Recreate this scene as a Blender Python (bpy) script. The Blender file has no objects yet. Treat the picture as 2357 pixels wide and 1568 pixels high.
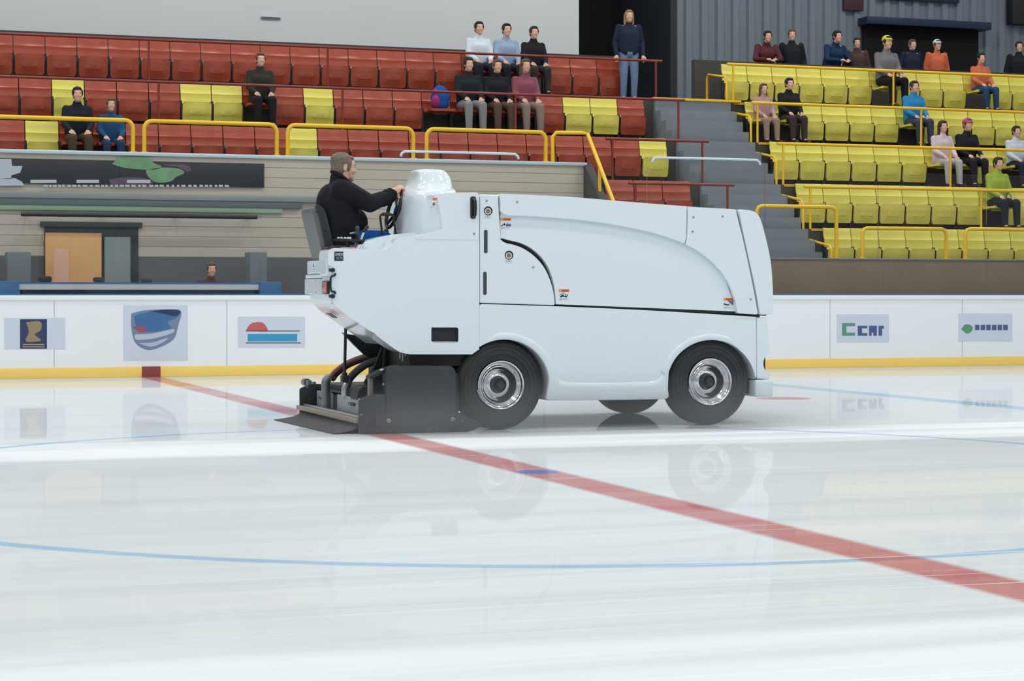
import bpy, bmesh, math, random
from mathutils import Vector, Matrix, Euler
random.seed(7)
PI = math.pi
# ---------------------------------------------------------------- camera model (image taken as 2357 x 1568)
F = 70.0 / 36.0 * 2357.0
CX, HZ = 1178.5, 679.0            # principal column, horizon row
H = 1.15                          # eye height
TH = math.radians(19.265)         # camera turned right of the boards' normal
S, C_ = math.sin(TH), math.cos(TH)

def at(x, y, Y):
    """point on the upright plane at depth Y seen at pixel x, y"""
    u, v = (x - CX) / F, (HZ - y) / F
    t = Y / (C_ - S * u)
    return Vector((t * (S + C_ * u), Y, H + t * v))

def atX(x, y, X):
    """point on the cross plane at X"""
    u, v = (x - CX) / F, (HZ - y) / F
    t = X / (S + C_ * u)
    return Vector((X, t * (C_ - S * u), H + t * v))

def pix(p):
    d = p[0] * S + p[1] * C_
    return (CX + F * (p[0] * C_ - p[1] * S) / d, HZ - F * (p[2] - H) / d)

def prof(pts, Y):
    return [(q.x, q.z) for q in (at(x, y, Y) for x, y in pts)]

def arc(cx, cy, r, a0, a1, n=20, ry=None):
    """pixel arc, angles in degrees, 0 = right, 90 = up in the picture"""
    ry = ry or r
    return [(cx + r * math.cos(math.radians(a0 + (a1 - a0) * i / n)),
             cy - ry * math.sin(math.radians(a0 + (a1 - a0) * i / n))) for i in range(n + 1)]

def smooth(pts, n=6):
    """Catmull-Rom through the points"""
    out = []
    P = [pts[0]] + list(pts) + [pts[-1]]
    for i in range(1, len(P) - 2):
        for k in range(n):
            t = k / n
            out.append(tuple(0.5 * (2 * P[i][j] + (P[i + 1][j] - P[i - 1][j]) * t
                             + (2 * P[i - 1][j] - 5 * P[i][j] + 4 * P[i + 1][j] - P[i + 2][j]) * t * t
                             + (3 * P[i][j] - P[i - 1][j] - 3 * P[i + 1][j] + P[i + 2][j]) * t ** 3) for j in range(len(P[i]))))
    out.append(tuple(pts[-1]))
    return out

# ---------------------------------------------------------------- materials
MATS = {}
def rgb(r, g, b):
    f = lambda c: (c / 255 / 12.92) if c / 255 <= 0.04045 else ((c / 255 + 0.055) / 1.055) ** 2.4
    return (f(r), f(g), f(b), 1)

def mat(name, col, rough=0.5, metal=0.0, spec=0.5, coat=0.0, noise=0.0, nscale=8.0, bump=0.0, emit=None, estr=1.0):
    if name in MATS: return MATS[name]
    m = bpy.data.materials.new(name); m.use_nodes = True
    N, L = m.node_tree.nodes, m.node_tree.links
    b = N['Principled BSDF']
    b.inputs['Base Color'].default_value = rgb(*col)
    b.inputs['Roughness'].default_value = rough
    b.inputs['Metallic'].default_value = metal
    b.inputs['Specular IOR Level'].default_value = spec
    b.inputs['Coat Weight'].default_value = coat
    b.inputs['Coat Roughness'].default_value = 0.04
    if emit:
        b.inputs['Emission Color'].default_value = rgb(*emit); b.inputs['Emission Strength'].default_value = estr
    if noise or bump:
        tc = N.new('ShaderNodeTexCoord'); nz = N.new('ShaderNodeTexNoise')
        nz.inputs['Scale'].default_value = nscale; nz.inputs['Detail'].default_value = 4
        L.new(tc.outputs['Object'], nz.inputs['Vector'])
        if noise:
            mx = N.new('ShaderNodeMix'); mx.data_type = 'RGBA'
            c = rgb(*col)
            mx.inputs[6].default_value = tuple(max(0, x * (1 - noise)) for x in c[:3]) + (1,)
            mx.inputs[7].default_value = tuple(min(1, x * (1 + noise)) for x in c[:3]) + (1,)
            L.new(nz.outputs['Fac'], mx.inputs[0]); L.new(mx.outputs[2], b.inputs['Base Color'])
        if bump:
            bp = N.new('ShaderNodeBump'); bp.inputs['Strength'].default_value = bump; bp.inputs['Distance'].default_value = 0.01
            L.new(nz.outputs['Fac'], bp.inputs['Height']); L.new(bp.outputs['Normal'], b.inputs['Normal'])
    MATS[name] = m
    return m

class G:
    """tiny node-graph helper"""
    def __init__(s, m): s.N, s.L = m.node_tree.nodes, m.node_tree.links
    def put(s, sock, v):
        if isinstance(v, (int, float)): sock.default_value = v
        elif isinstance(v, (tuple, list)): sock.default_value = v
        else: s.L.new(v, sock)
    def m(s, op, a, b=0.0, c=None):
        n = s.N.new('ShaderNodeMath'); n.operation = op
        s.put(n.inputs[0], a); s.put(n.inputs[1], b)
        if c is not None: s.put(n.inputs[2], c)
        return n.outputs[0]
    def step(s, v, e0, e1):
        n = s.N.new('ShaderNodeMapRange'); n.interpolation_type = 'SMOOTHSTEP'
        s.put(n.inputs['Value'], v); n.inputs['From Min'].default_value = e0; n.inputs['From Max'].default_value = e1
        return n.outputs[0]
    def mix(s, f, a, b):
        n = s.N.new('ShaderNodeMix'); n.data_type = 'RGBA'
        s.put(n.inputs[0], f); s.put(n.inputs[6], a); s.put(n.inputs[7], b)
        return n.outputs[2]
    def noise(s, vec, sc, detail=2.0):
        mp = s.N.new('ShaderNodeMapping'); mp.inputs['Scale'].default_value = sc; s.L.new(vec, mp.inputs['Vector'])
        n = s.N.new('ShaderNodeTexNoise'); n.inputs['Scale'].default_value = 1.0; n.inputs['Detail'].default_value = detail
        s.L.new(mp.outputs[0], n.inputs['Vector'])
        return n.outputs['Fac']

WHITE = mat('gelcoat_white', (228, 238, 244), 0.18, coat=0.35, noise=0.012, nscale=40)
BLACKP = mat('black_plastic', (26, 28, 30), 0.38)
BLACKM = mat('black_paint', (34, 36, 39), 0.45, noise=0.15, nscale=12)
DARK = mat('dark_chassis', (22, 23, 25), 0.6)
DGREY = mat('dark_plate', (54, 57, 62), 0.5, noise=0.08, nscale=6)
STEEL = mat('steel', (178, 182, 184), 0.3, 0.85, noise=0.06, nscale=20)
PANELG = mat('panel_grey', (150, 156, 158), 0.45, 0.1, noise=0.22, nscale=14)
GALV = mat('galvanised', (128, 134, 136), 0.42, 0.55, noise=0.25, nscale=25)
CHROME = mat('chrome', (232, 234, 236), 0.13, 1.0)
RUBBER = mat('tyre_rubber', (44, 46, 48), 0.62, noise=0.1, nscale=30)
ORANGE = mat('decal_orange', (250, 128, 70), 0.4)
DECALW = mat('decal_white', (226, 233, 238), 0.4)
YELLOWD = mat('decal_yellow', (245, 205, 40), 0.4)
INK = mat('ink_black', (18, 20, 24), 0.5)
INKG = mat('ink_grey', (96, 116, 130), 0.5)
INKL = mat('ink_pale_grey', (160, 178, 192), 0.5)
REDLENS = mat('tail_lens', (190, 110, 98), 0.2)
CREAM = mat('cream_pvc', (226, 220, 204), 0.35)
YRAIL = mat('yellow_rail', (240, 192, 32), 0.35)
RRAIL = mat('red_rail', (128, 46, 34), 0.35)
RSEAT = mat('red_seat', (160, 66, 40), 0.36, noise=0.08, nscale=3)
YSEAT = mat('yellow_seat', (222, 211, 92), 0.4, noise=0.06, nscale=3)
CONC = mat('concrete_grey', (128, 132, 134), 0.85, noise=0.12, nscale=5)
CONCD = mat('concrete_dark', (72, 70, 66), 0.85, noise=0.12, nscale=5)

# ---------------------------------------------------------------- objects
COL = bpy.context.scene.collection
WL = {}
def wl(o): return WL.get(o.name, Vector((0, 0, 0)))

def tag(o, label, cat, group=None, kind=None):
    if label: o['label'] = label
    if cat: o['category'] = cat
    if group: o['group'] = group
    if kind: o['kind'] = kind
    return o

def thing(name, label, cat, loc=(0, 0, 0), rotz=0.0, group=None):
    o = bpy.data.objects.new(name, None); COL.objects.link(o)
    o.location = loc; o.rotation_euler = (0, 0, rotz); o.empty_display_size = 0.1
    WL[o.name] = Vector(loc)
    return tag(o, label, cat, group)

def finish(bm, ang=38):
    lim = math.radians(ang)
    for f in bm.faces: f.smooth = True
    for e in bm.edges:
        if len(e.link_faces) != 2 or e.calc_face_angle(0) > lim: e.smooth = False

def obj(name, bm, m, parent=None, label=None, ang=38, local=False):
    """link a bmesh given in world coordinates (or parent-local when local) as ONE object"""
    bmesh.ops.recalc_face_normals(bm, faces=bm.faces[:])
    finish(bm, ang)
    me = bpy.data.meshes.new(name); bm.to_mesh(me); bm.free()
    me.materials.append(m)
    return link(name, me, parent, label, local)

def link(name, me, parent=None, label=None, local=False):
    o = bpy.data.objects.new(name, me); COL.objects.link(o)
    if parent is not None:
        o.parent = parent
        off = wl(parent)
        WL[o.name] = off.copy()
        if not local and off.length: me.transform(Matrix.Translation(-off))
    else:
        # top-level mesh: origin at its base centre
        c = [v.co for v in me.vertices]
        b = Vector(((min(p.x for p in c) + max(p.x for p in c)) / 2, (min(p.y for p in c) + max(p.y for p in c)) / 2, min(p.z for p in c)))
        me.transform(Matrix.Translation(-b)); o.location = b; WL[o.name] = b
    if label: o['label'] = label
    return o

def weighted(o):
    w = o.modifiers.new('weighted_normals', 'WEIGHTED_NORMAL'); w.keep_sharp = True; w.weight = 80
    return o

def struct(name, bm, m, label=None, cat=None):
    o = obj(name, bm, m); o['kind'] = 'structure'
    if label: o['label'] = label
    if cat: o['category'] = cat
    return o

def copy_tree(o, parent=None):
    c = o.copy(); COL.objects.link(c)
    if parent is not None: c.parent = parent
    for ch in list(o.children): copy_tree(ch, c)
    return c

# ---------------------------------------------------------------- shapes (each adds to a bmesh)
def nb(): return bmesh.new()

def box(bm, x0, x1, y0, y1, z0, z1, bev=0.0, seg=2):
    r = bmesh.ops.create_cube(bm, size=1)
    for v in r['verts']:
        v.co = Vector((x0 + (v.co.x + .5) * (x1 - x0), y0 + (v.co.y + .5) * (y1 - y0), z0 + (v.co.z + .5) * (z1 - z0)))
    if bev:
        es = list({e for v in r['verts'] for e in v.link_edges})
        bmesh.ops.bevel(bm, geom=es, offset=bev, segments=seg, profile=0.5, affect='EDGES')
    return bm

def extrude(bm, pts, y0, y1, bev=0.0, seg=3, far_bev=True):
    """outline in (x, z) pushed along Y from y0 to y1; bevels the rims"""
    # drop doubled points
    q = []
    for p in pts:
        if not q or (abs(p[0] - q[-1][0]) + abs(p[1] - q[-1][1])) > 1e-4: q.append(p)
    if (abs(q[0][0] - q[-1][0]) + abs(q[0][1] - q[-1][1])) < 1e-4: q.pop()
    a = [bm.verts.new((x, y0, z)) for x, z in q]
    b = [bm.verts.new((x, y1, z)) for x, z in q]
    n = len(q)
    fa = bm.faces.new(a); fb = bm.faces.new(b[::-1])
    for i in range(n): bm.faces.new((a[i], b[i], b[(i + 1) % n], a[(i + 1) % n]))
    if bev:
        es = list(fa.edges) + (list(fb.edges) if far_bev else [])
        bmesh.ops.bevel(bm, geom=es, offset=bev, segments=seg, profile=0.5, affect='EDGES', clamp_overlap=True)
    return bm

def plate(bm, pts3, thick):
    """closed polygon of 3-D points pushed along its normal by thick"""
    a = [bm.verts.new(p) for p in pts3]
    nrm = (pts3[1] - pts3[0]).cross(pts3[2] - pts3[0]).normalized() * thick
    b = [bm.verts.new(p + nrm) for p in pts3]
    n = len(a); bm.faces.new(a); bm.faces.new(b[::-1])
    for i in range(n): bm.faces.new((a[i], b[i], b[(i + 1) % n], a[(i + 1) % n]))
    return bm

def frame_of(d):
    d = d.normalized()
    up = Vector((0, 0, 1)) if abs(d.z) < 0.9 else Vector((1, 0, 0))
    s = d.cross(up).normalized()
    return s, s.cross(d).normalized()

def tube(bm, pts, r, n=10, closed=False, caps=True):
    """swept round tube through 3-D points, r a number or a list"""
    P = [Vector(p) for p in pts]; rings = []
    m = len(P)
    prev = None
    for i, p in enumerate(P):
        if closed: d = P[(i + 1) % m] - P[i - 1]
        else: d = P[min(i + 1, m - 1)] - P[max(i - 1, 0)]
        d.normalize()
        if prev is None: s, t = frame_of(d)
        else:
            s = prev - d * prev.dot(d)
            if s.length < 1e-6: s, _ = frame_of(d)
            s.normalize(); t = s.cross(d).normalized()
        prev = s
        rr = r[i] if isinstance(r, (list, tuple)) else r
        rings.append([bm.verts.new(p + (s * math.cos(2 * PI * k / n) + t * math.sin(2 * PI * k / n)) * rr) for k in range(n)])
    rng = range(m if closed else m - 1)
    for i in rng:
        A, B = rings[i], rings[(i + 1) % m]
        for k in range(n): bm.faces.new((A[k], A[(k + 1) % n], B[(k + 1) % n], B[k]))
    if caps and not closed:
        bm.faces.new(rings[0][::-1]); bm.faces.new(rings[-1])
    return bm

def cyl(bm, p0, p1, r0, r1=None, n=20):
    return tube(bm, [p0, p1], [r0, r0 if r1 is None else r1], n)

def lathe(bm, prof_, c, n=48, axis='Y', cap=False):
    """profile [(radius, along)] turned about the axis through c"""
    rings = []
    for r, a in prof_:
        ring = []
        for k in range(n):
            w = 2 * PI * k / n
            p = Vector((r * math.cos(w), a, r * math.sin(w))) if axis == 'Y' else Vector((r * math.cos(w), r * math.sin(w), a)) if axis == 'Z' else Vector((a, r * math.cos(w), r * math.sin(w)))
            ring.append(bm.verts.new(Vector(c) + p))
        rings.append(ring)
    for A, B in zip(rings, rings[1:]):
        for k in range(n): bm.faces.new((A[k], A[(k + 1) % n], B[(k + 1) % n], B[k]))
    if cap:
        bm.faces.new(rings[0][::-1]); bm.faces.new(rings[-1])
    return bm

def loft(bm, rings, cap0=True, cap1=True):
    R = [[bm.verts.new(p) for p in ring] for ring in rings]
    n = len(R[0])
    for A, B in zip(R, R[1:]):
        for k in range(n): bm.faces.new((A[k], A[(k + 1) % n], B[(k + 1) % n], B[k]))
    if cap0: bm.faces.new(R[0][::-1])
    if cap1: bm.faces.new(R[-1])
    return bm

def rrect(x0, x1, y0, y1, r, z, n=8):
    """rounded rectangle in plan at height z"""
    out = []
    for cx, cy, a0 in ((x1 - r, y1 - r, 0), (x0 + r, y1 - r, 90), (x0 + r, y0 + r, 180), (x1 - r, y0 + r, 270)):
        for i in range(n + 1):
            a = math.radians(a0 + 90 * i / n)
            out.append(Vector((cx + r * math.cos(a), cy + r * math.sin(a), z)))
    return out

def rr_px(x0, y0, x1, y1, r, n=6):
    """rounded rectangle in pixels"""
    return arc(x1 - r, y0 + r, r, 0, 90, n) + arc(x0 + r, y0 + r, r, 90, 180, n) + arc(x0 + r, y1 - r, r, 180, 270, n) + arc(x1 - r, y1 - r, r, 270, 360, n)

def text_mesh(s, size, m, parent, name, pos, width=None, label=None, depth=0.001):
    """lettering standing upright facing -Y, lower left corner at pos"""
    cu = bpy.data.curves.new(name, 'FONT'); cu.body = s; cu.size = size; cu.extrude = depth
    to = bpy.data.objects.new(name + '_tmp', cu); COL.objects.link(to)
    dg = bpy.context.evaluated_depsgraph_get()
    me = bpy.data.meshes.new_from_object(to.evaluated_get(dg))
    bpy.data.objects.remove(to); bpy.data.curves.remove(cu)
    w = max(v.co.x for v in me.vertices) - min(v.co.x for v in me.vertices)
    k = (width / w) if width else 1.0
    for v in me.vertices:
        x, y, z = v.co; v.co = Vector((x * k, -z, y)) + Vector(pos)
    me.materials.clear(); me.materials.append(m)
    return link(name, me, parent, label)

# blended bodies: capsules and ellipsoids fused by a voxel remesh
def capsule(bm, p0, p1, r0, r1, n=14):
    p0, p1 = Vector(p0), Vector(p1)
    d = p1 - p0
    if d.length < 1e-5: d = Vector((0, 0, 1e-4)); p1 = p0 + d
    dn = d.normalized()
    pts, rs = [], []
    for i in range(1, 6):
        a = PI / 2 * (1 - i / 5); pts.append(p0 - dn * r0 * math.sin(a)); rs.append(max(r0 * math.cos(a), 1e-4))
    for i in range(0, 5):
        a = PI / 2 * i / 5; pts.append(p1 + dn * r1 * math.sin(a)); rs.append(r1 * math.cos(a))
    return tube(bm, pts, rs, n)

def ell(bm, c, r, rot=(0, 0, 0), n=16):
    res = bmesh.ops.create_uvsphere(bm, u_segments=n, v_segments=max(8, n // 2 + 2), radius=1)
    M = Matrix.Translation(Vector(c)) @ Euler(rot).to_matrix().to_4x4() @ Matrix.Diagonal((r[0], r[1], r[2], 1))
    for v in res['verts']: v.co = M @ v.co
    return bm

def fuse(bm, voxel, it=6, fac=0.5):
    me = bpy.data.meshes.new('fuse_tmp'); bm.to_mesh(me); bm.free()
    o = bpy.data.objects.new('fuse_tmp', me); COL.objects.link(o)
    r = o.modifiers.new('r', 'REMESH'); r.mode = 'VOXEL'; r.voxel_size = voxel
    s = o.modifiers.new('s', 'SMOOTH'); s.iterations = it; s.factor = fac
    dg = bpy.context.evaluated_depsgraph_get()
    out = bpy.data.meshes.new_from_object(o.evaluated_get(dg))
    bpy.data.objects.remove(o); bpy.data.meshes.remove(me)
    for p in out.polygons: p.use_smooth = True
    return out

def fused(name, bm, voxel, m, parent, it=6, local=False, label=None):
    me = fuse(bm, voxel, it); me.name = name
    me.materials.clear(); me.materials.append(m)
    return link(name, me, parent, label, local)
# ================================================================ SETTING: ice, boards, stand, walls
ice = bpy.data.materials.new('ice'); ice.use_nodes = True
def build_ice(m):
    g = G(m); N, L = g.N, g.L
    N.remove(N['Principled BSDF'])
    geo = N.new('ShaderNodeNewGeometry'); pos = geo.outputs['Position']
    sx = N.new('ShaderNodeSeparateXYZ'); L.new(pos, sx.inputs[0]); X, Y = sx.outputs[0], sx.outputs[1]
    wob = g.noise(pos, (0.25, 0.9, 1), 3)
    wv = g.m('MULTIPLY', g.m('SUBTRACT', wob, 0.5), 1.1)
    Yw = g.m('ADD', Y, wv)
    # freshly flooded lanes: 6.4-13.9 m and beyond 15.9 m; dry, scraped ice between and in front
    Yn = g.m('ADD', Y, g.m('MULTIPLY', wv, 0.22))
    Ys = g.m('ADD', Yn, g.m('MULTIPLY', X, 0.022))
    wetA = g.m('MULTIPLY', g.step(Yw, 5.9, 6.7), g.m('SUBTRACT', 1.0, g.step(Ys, 14.0, 14.35)))
    wet = g.m('MAXIMUM', wetA, g.step(Ys, 15.65, 15.95))
    streak = g.noise(pos, (0.10, 2.2, 1), 4)
    fine = g.noise(pos, (0.16, 22.0, 1), 3)
    scr = g.step(g.noise(pos, (0.09, 30.0, 1), 1), 0.70, 0.76)
    base = g.mix(g.m('MULTIPLY', wet, 0.9), rgb(230, 235, 236), rgb(210, 216, 217))
    base = g.mix(g.m('MULTIPLY', g.step(streak, 0.42, 0.72), 0.7), base, rgb(197, 205, 208))
    rot = N.new('ShaderNodeMapping'); rot.inputs['Rotation'].default_value = (0, 0, 0.045); L.new(pos, rot.inputs['Vector'])
    scr2 = g.step(g.noise(rot.outputs[0], (0.14, 26.0, 1), 2), 0.66, 0.74)
    base = g.mix(g.m('MULTIPLY', g.step(fine, 0.45, 0.8), 0.3), base, rgb(230, 235, 237))
    # painted marks under the ice
    edge = 0.08
    red_l = g.m('SUBTRACT', 1.0, g.step(g.m('ABSOLUTE', g.m('SUBTRACT', X, 4.42)), 0.11, 0.11 + edge))
    blu_l = g.m('SUBTRACT', 1.0, g.step(g.m('ABSOLUTE', g.m('SUBTRACT', X, 11.55)), 0.13, 0.13 + edge))
    def dist(cx, cy):
        a = g.m('SUBTRACT', X, cx); b = g.m('SUBTRACT', Y, cy)
        return g.m('SQRT', g.m('ADD', g.m('MULTIPLY', a, a), g.m('MULTIPLY', b, b)))
    dc = dist(4.42, 12.15)
    ring = g.m('SUBTRACT', 1.0, g.step(g.m('ABSOLUTE', g.m('SUBTRACT', dc, 4.5)), 0.03, 0.075))
    spot = g.m('SUBTRACT', 1.0, g.step(dc, 0.11, 0.17))
    dot = g.m('SUBTRACT', 1.0, g.step(dist(10.15, 19.9), 0.28, 0.33))
    fade = g.m('ADD', 0.50, g.m('MULTIPLY', streak, 0.42))
    base = g.mix(g.m('MULTIPLY', ring, g.m('MULTIPLY', fade, 0.85)), base, rgb(122, 172, 210))
    base = g.mix(g.m('MULTIPLY', blu_l, g.m('MULTIPLY', fade, 0.8)), base, rgb(120, 168, 205))
    base = g.mix(g.m('MULTIPLY', g.m('MAXIMUM', red_l, dot), fade), base, rgb(178, 70, 66))
    base = g.mix(g.m('MULTIPLY', spot, 0.8), base, rgb(72, 126, 192))
    base = g.mix(g.m('MULTIPLY', g.m('MAXIMUM', scr, scr2), 0.6), base, rgb(244, 248, 249))
    dif = N.new('ShaderNodeBsdfDiffuse'); L.new(base, dif.inputs['Color'])
    glo = N.new('ShaderNodeBsdfGlossy'); glo.inputs['Color'].default_value = (0.97, 0.985, 1, 1)
    L.new(g.m('ADD', 0.012, g.m('ADD', g.m('MULTIPLY', fine, 0.03), g.m('MULTIPLY', g.m('SUBTRACT', 1.0, wet), 0.3))), glo.inputs['Roughness'])
    lw = N.new('ShaderNodeLayerWeight'); lw.inputs['Blend'].default_value = 0.5
    fr = g.m('POWER', lw.outputs['Facing'], 18.0)
    fac = g.m('MULTIPLY', fr, g.m('MULTIPLY', g.m('ADD', 0.16, g.m('MULTIPLY', wet, 0.86)), g.m('SUBTRACT', 1.15, g.m('MULTIPLY', streak, 0.55))))
    fac = g.m('ADD', fac, 0.015)
    mx = N.new('ShaderNodeMixShader'); L.new(fac, mx.inputs[0]); L.new(dif.outputs[0], mx.inputs[1]); L.new(glo.outputs[0], mx.inputs[2])
    L.new(mx.outputs[0], N['Material Output'].inputs['Surface'])
build_ice(ice)
YB = 28.0
bm = nb(); box(bm, -30, 60, -6, YB + 0.2, -0.25, 0.0)
o = struct('floor', bm, ice, 'white rink ice with wet lanes, red centre line and blue circle', 'ice')
bm = nb(); box(bm, -30, 60, YB + 0.2, 31.4, -0.25, 0.0)
struct('floor_walkway', bm, CONC, 'grey concrete walkway between boards and stand', 'walkway')

# ---- dasher boards
BW = mat('board_white', (240, 244, 247), 0.3, noise=0.012, nscale=3)
CAPW = mat('board_cap_white', (240, 243, 245), 0.3)
KICK = mat('kick_yellow', (252, 214, 112), 0.3, noise=0.03, nscale=2)
BLUEC = mat('cap_blue', (30, 112, 176), 0.4)
SEAM = mat('seam_grey', (168, 176, 182), 0.5)
DRED = mat('kick_red', (140, 70, 66), 0.4)
t = thing('dasher_board', 'long white rink board with yellow kickplate and white cap rail', 'rink board', (8, YB, 0))
bm = nb(); box(bm, -25, 50, YB, YB + 0.12, 0.0, 1.09); obj('board_panel', bm, BW, t)
bm = nb(); box(bm, -25, 50, YB - 0.025, YB + 0.16, 1.075, 1.145, 0.008); obj('cap_rail', bm, CAPW, t, 'bright white cap rail')
bm = nb(); box(bm, -25, 50, YB - 0.0, YB + 0.14, 1.142, 1.162); obj('glass_channel', bm, BLUEC, t, 'thin blue edge on the cap')
bm = nb(); box(bm, -25, 50, YB - 0.015, YB, 0.0, 0.145, 0.004); obj('kickplate', bm, KICK, t, 'yellow kickplate')
bm = nb(); box(bm, 4.30, 4.56, YB - 0.018, YB, 0.0, 0.147); obj('line_mark', bm, DRED, t, 'dark red centre line mark on the kickplate')
for k in range(-8, 18):
    x = 3.1 + 2.4 * k
    bm = nb(); box(bm, x - 0.004, x + 0.004, YB - 0.002, YB + 0.02, 0.15, 1.07); obj('panel_joint', bm, SEAM, t)

# ---- glass above the boards
GLASS = bpy.data.materials.new('acrylic_glass'); GLASS.use_nodes = True
g = G(GLASS); N, L = g.N, g.L
N.remove(N['Principled BSDF'])
tr = N.new('ShaderNodeBsdfTransparent'); tr.inputs['Color'].default_value = (0.985, 0.99, 0.99, 1)
gl = N.new('ShaderNodeBsdfGlossy'); gl.inputs['Roughness'].default_value = 0.06
fr = N.new('ShaderNodeFresnel'); fr.inputs['IOR'].default_value = 1.35
mx = N.new('ShaderNodeMixShader'); L.new(g.m('MULTIPLY', fr.outputs[0], 0.8), mx.inputs[0]); L.new(tr.outputs[0], mx.inputs[1]); L.new(gl.outputs[0], mx.inputs[2])
L.new(mx.outputs[0], N['Material Output'].inputs['Surface'])
PALE = mat('pale_aluminium', (196, 214, 220), 0.35, 0.3)
capped = {int(((at(970, 350, YB).x) + 20.0) // 2.0): 'first', int(((at(1700, 372, YB).x) + 20.0) // 2.0): 'second'}
ORD = ['first', 'second', 'third', 'fourth', 'fifth', 'sixth', 'seventh', 'eighth', 'ninth', 'tenth', 'eleventh', 'twelfth', 'thirteenth', 'fourteenth', 'fifteenth', 'sixteenth', 'seventeenth', 'eighteenth', 'nineteenth', 'twentieth', 'twenty-first', 'twenty-second', 'twenty-third', 'twenty-fourth', 'twenty-fifth', 'twenty-sixth', 'twenty-seventh', 'twenty-eighth']
npane = 0
for k in range(11, 21):
    x0, x1 = -20 + 2.0 * k + 0.004, -20 + 2.0 * (k + 1) - 0.004
    ztop = 3.24 if k in capped else 3.10
    t = thing('glass_pane', 'clear acrylic pane above the boards, %s from the photo left edge%s' % (ORD[npane], ', pale top rail' if k in capped else ''), 'glass pane', ((x0 + x1) / 2, YB + 0.07, 1.16), 0, 'clear panes above the boards')
    npane += 1
    bm = nb(); box(bm, x0, x1, YB + 0.064, YB + 0.076, 1.162, ztop); obj('pane', bm, GLASS, t)
    if k in capped:
        bm = nb(); tube(bm, smooth([(x0 + 0.08, YB + 0.07, ztop - 0.06), (x0 + 0.12, YB + 0.07, ztop), (x0 + 0.3, YB + 0.07, ztop + 0.015), (x1 - 0.3, YB + 0.07, ztop + 0.015), (x1 - 0.12, YB + 0.07, ztop), (x1 - 0.08, YB + 0.07, ztop - 0.06)]), 0.02)
        obj('top_rail', bm, PALE, t, 'pale metal top rail')

# ---- stand: five steep tiers
def rowY(k): return 31.9 + (k - 1) * 1.0
def rowZ(k): return 3.06 + (k - 1) * 0.8           # tread height
XL, XR = -3.0, 30.0
XW = 12.1                                          # end of the beige wall
def tiers(bm, x0, x1, klo):
    pts = [(rowY(klo) - 0.85, 0.0)]
    for k in range(klo, 4):
        pts += [(rowY(k) - 0.85, rowZ(k)), (rowY(k) + 0.15, rowZ(k))]
    pts += [(40.0, rowZ(3)), (40.0, 0.0)]
    a = [bm.verts.new((x0, y, z)) for y, z in pts]; b = [bm.verts.new((x1, y, z)) for y, z in pts]
    n = len(a); bm.faces.new(a); bm.faces.new(b[::-1])
    for i in range(n): bm.faces.new((a[i], b[i], b[(i + 1) % n], a[(i + 1) % n]))
bm = nb(); tiers(bm, XL, XW, 1); struct('floor_upper_tiers', bm, CONCD, 'dark concrete tiers under the red seats', 'stand')
bm = nb(); tiers(bm, XW, XR, -1); struct('floor_lower_tiers', bm, CONCD, 'dark concrete tiers under the yellow seats and stairs', 'stand')

# beige wall with painted plinth
beige = bpy.data.materials.new('beige_planks'); beige.use_nodes = True
g = G(beige); N, L = g.N, g.L; b = N['Principled BSDF']; b.inputs['Roughness'].default_value = 0.7
geo = N.new('ShaderNodeNewGeometry'); sx = N.new('ShaderNodeSeparateXYZ'); L.new(geo.outputs['Position'], sx.inputs[0])
fz = g.m('FRACT', g.m('DIVIDE', sx.outputs[2], 0.158))
groove = g.m('LESS_THAN', fz, 0.07)
var = g.noise(geo.outputs['Position'], (0.8, 1, 3.0), 4)
c = g.mix(var, rgb(184, 175, 160), rgb(207, 199, 184))
c = g.mix(groove, c, rgb(146, 128, 106))
low = g.m('LESS_THAN', sx.outputs[2], 1.74)
c = g.mix(low, c, g.mix(var, rgb(86, 90, 92), rgb(108, 112, 114)))
L.new(c, b.inputs['Base Color'])
YW = 31.0
bm = nb()
box(bm, XL, XW, YW, YW + 0.06, 0.0, 3.30); struct('wall_front', bm, beige, 'beige plank wall with grey plinth below the red seats', 'wall')
bm = nb(); box(bm, XL, XW + 0.05, YW - 0.05, YW + 0.10, 3.30, 3.36, 0.01); struct('trim_1', bm, PALE, 'pale blue grey capping along the beige wall top', 'wall cap')
# sloped side wall down the stairs
bm = nb()
pts = [Vector((XW, YW, 0)), Vector((XW, YW, 3.36)), Vector((XW, 29.4, 1.95)), Vector((XW, 29.05, 1.75)), Vector((XW, 29.05, 0))]
plate(bm, pts, 0.14); struct('wall_side', bm, CONCD, 'dark sloping side wall where the beige wall ends', 'wall')
BROWN = mat('brown_wall', (138, 122, 106), 0.75, noise=0.14, nscale=1.5)
bm = nb(); box(bm, XW + 0.14, XR, 28.93, 29.04, 0.0, 1.72); struct('wall_right', bm, BROWN, 'brown grey low wall in front of the yellow seats', 'wall')
bm = nb(); box(bm, XW + 0.14, XR, 28.91, 29.22, 1.72, 1.75, 0.008); struct('trim_2', bm, CONC, 'thin grey capping on the brown wall', 'wall cap')
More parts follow.
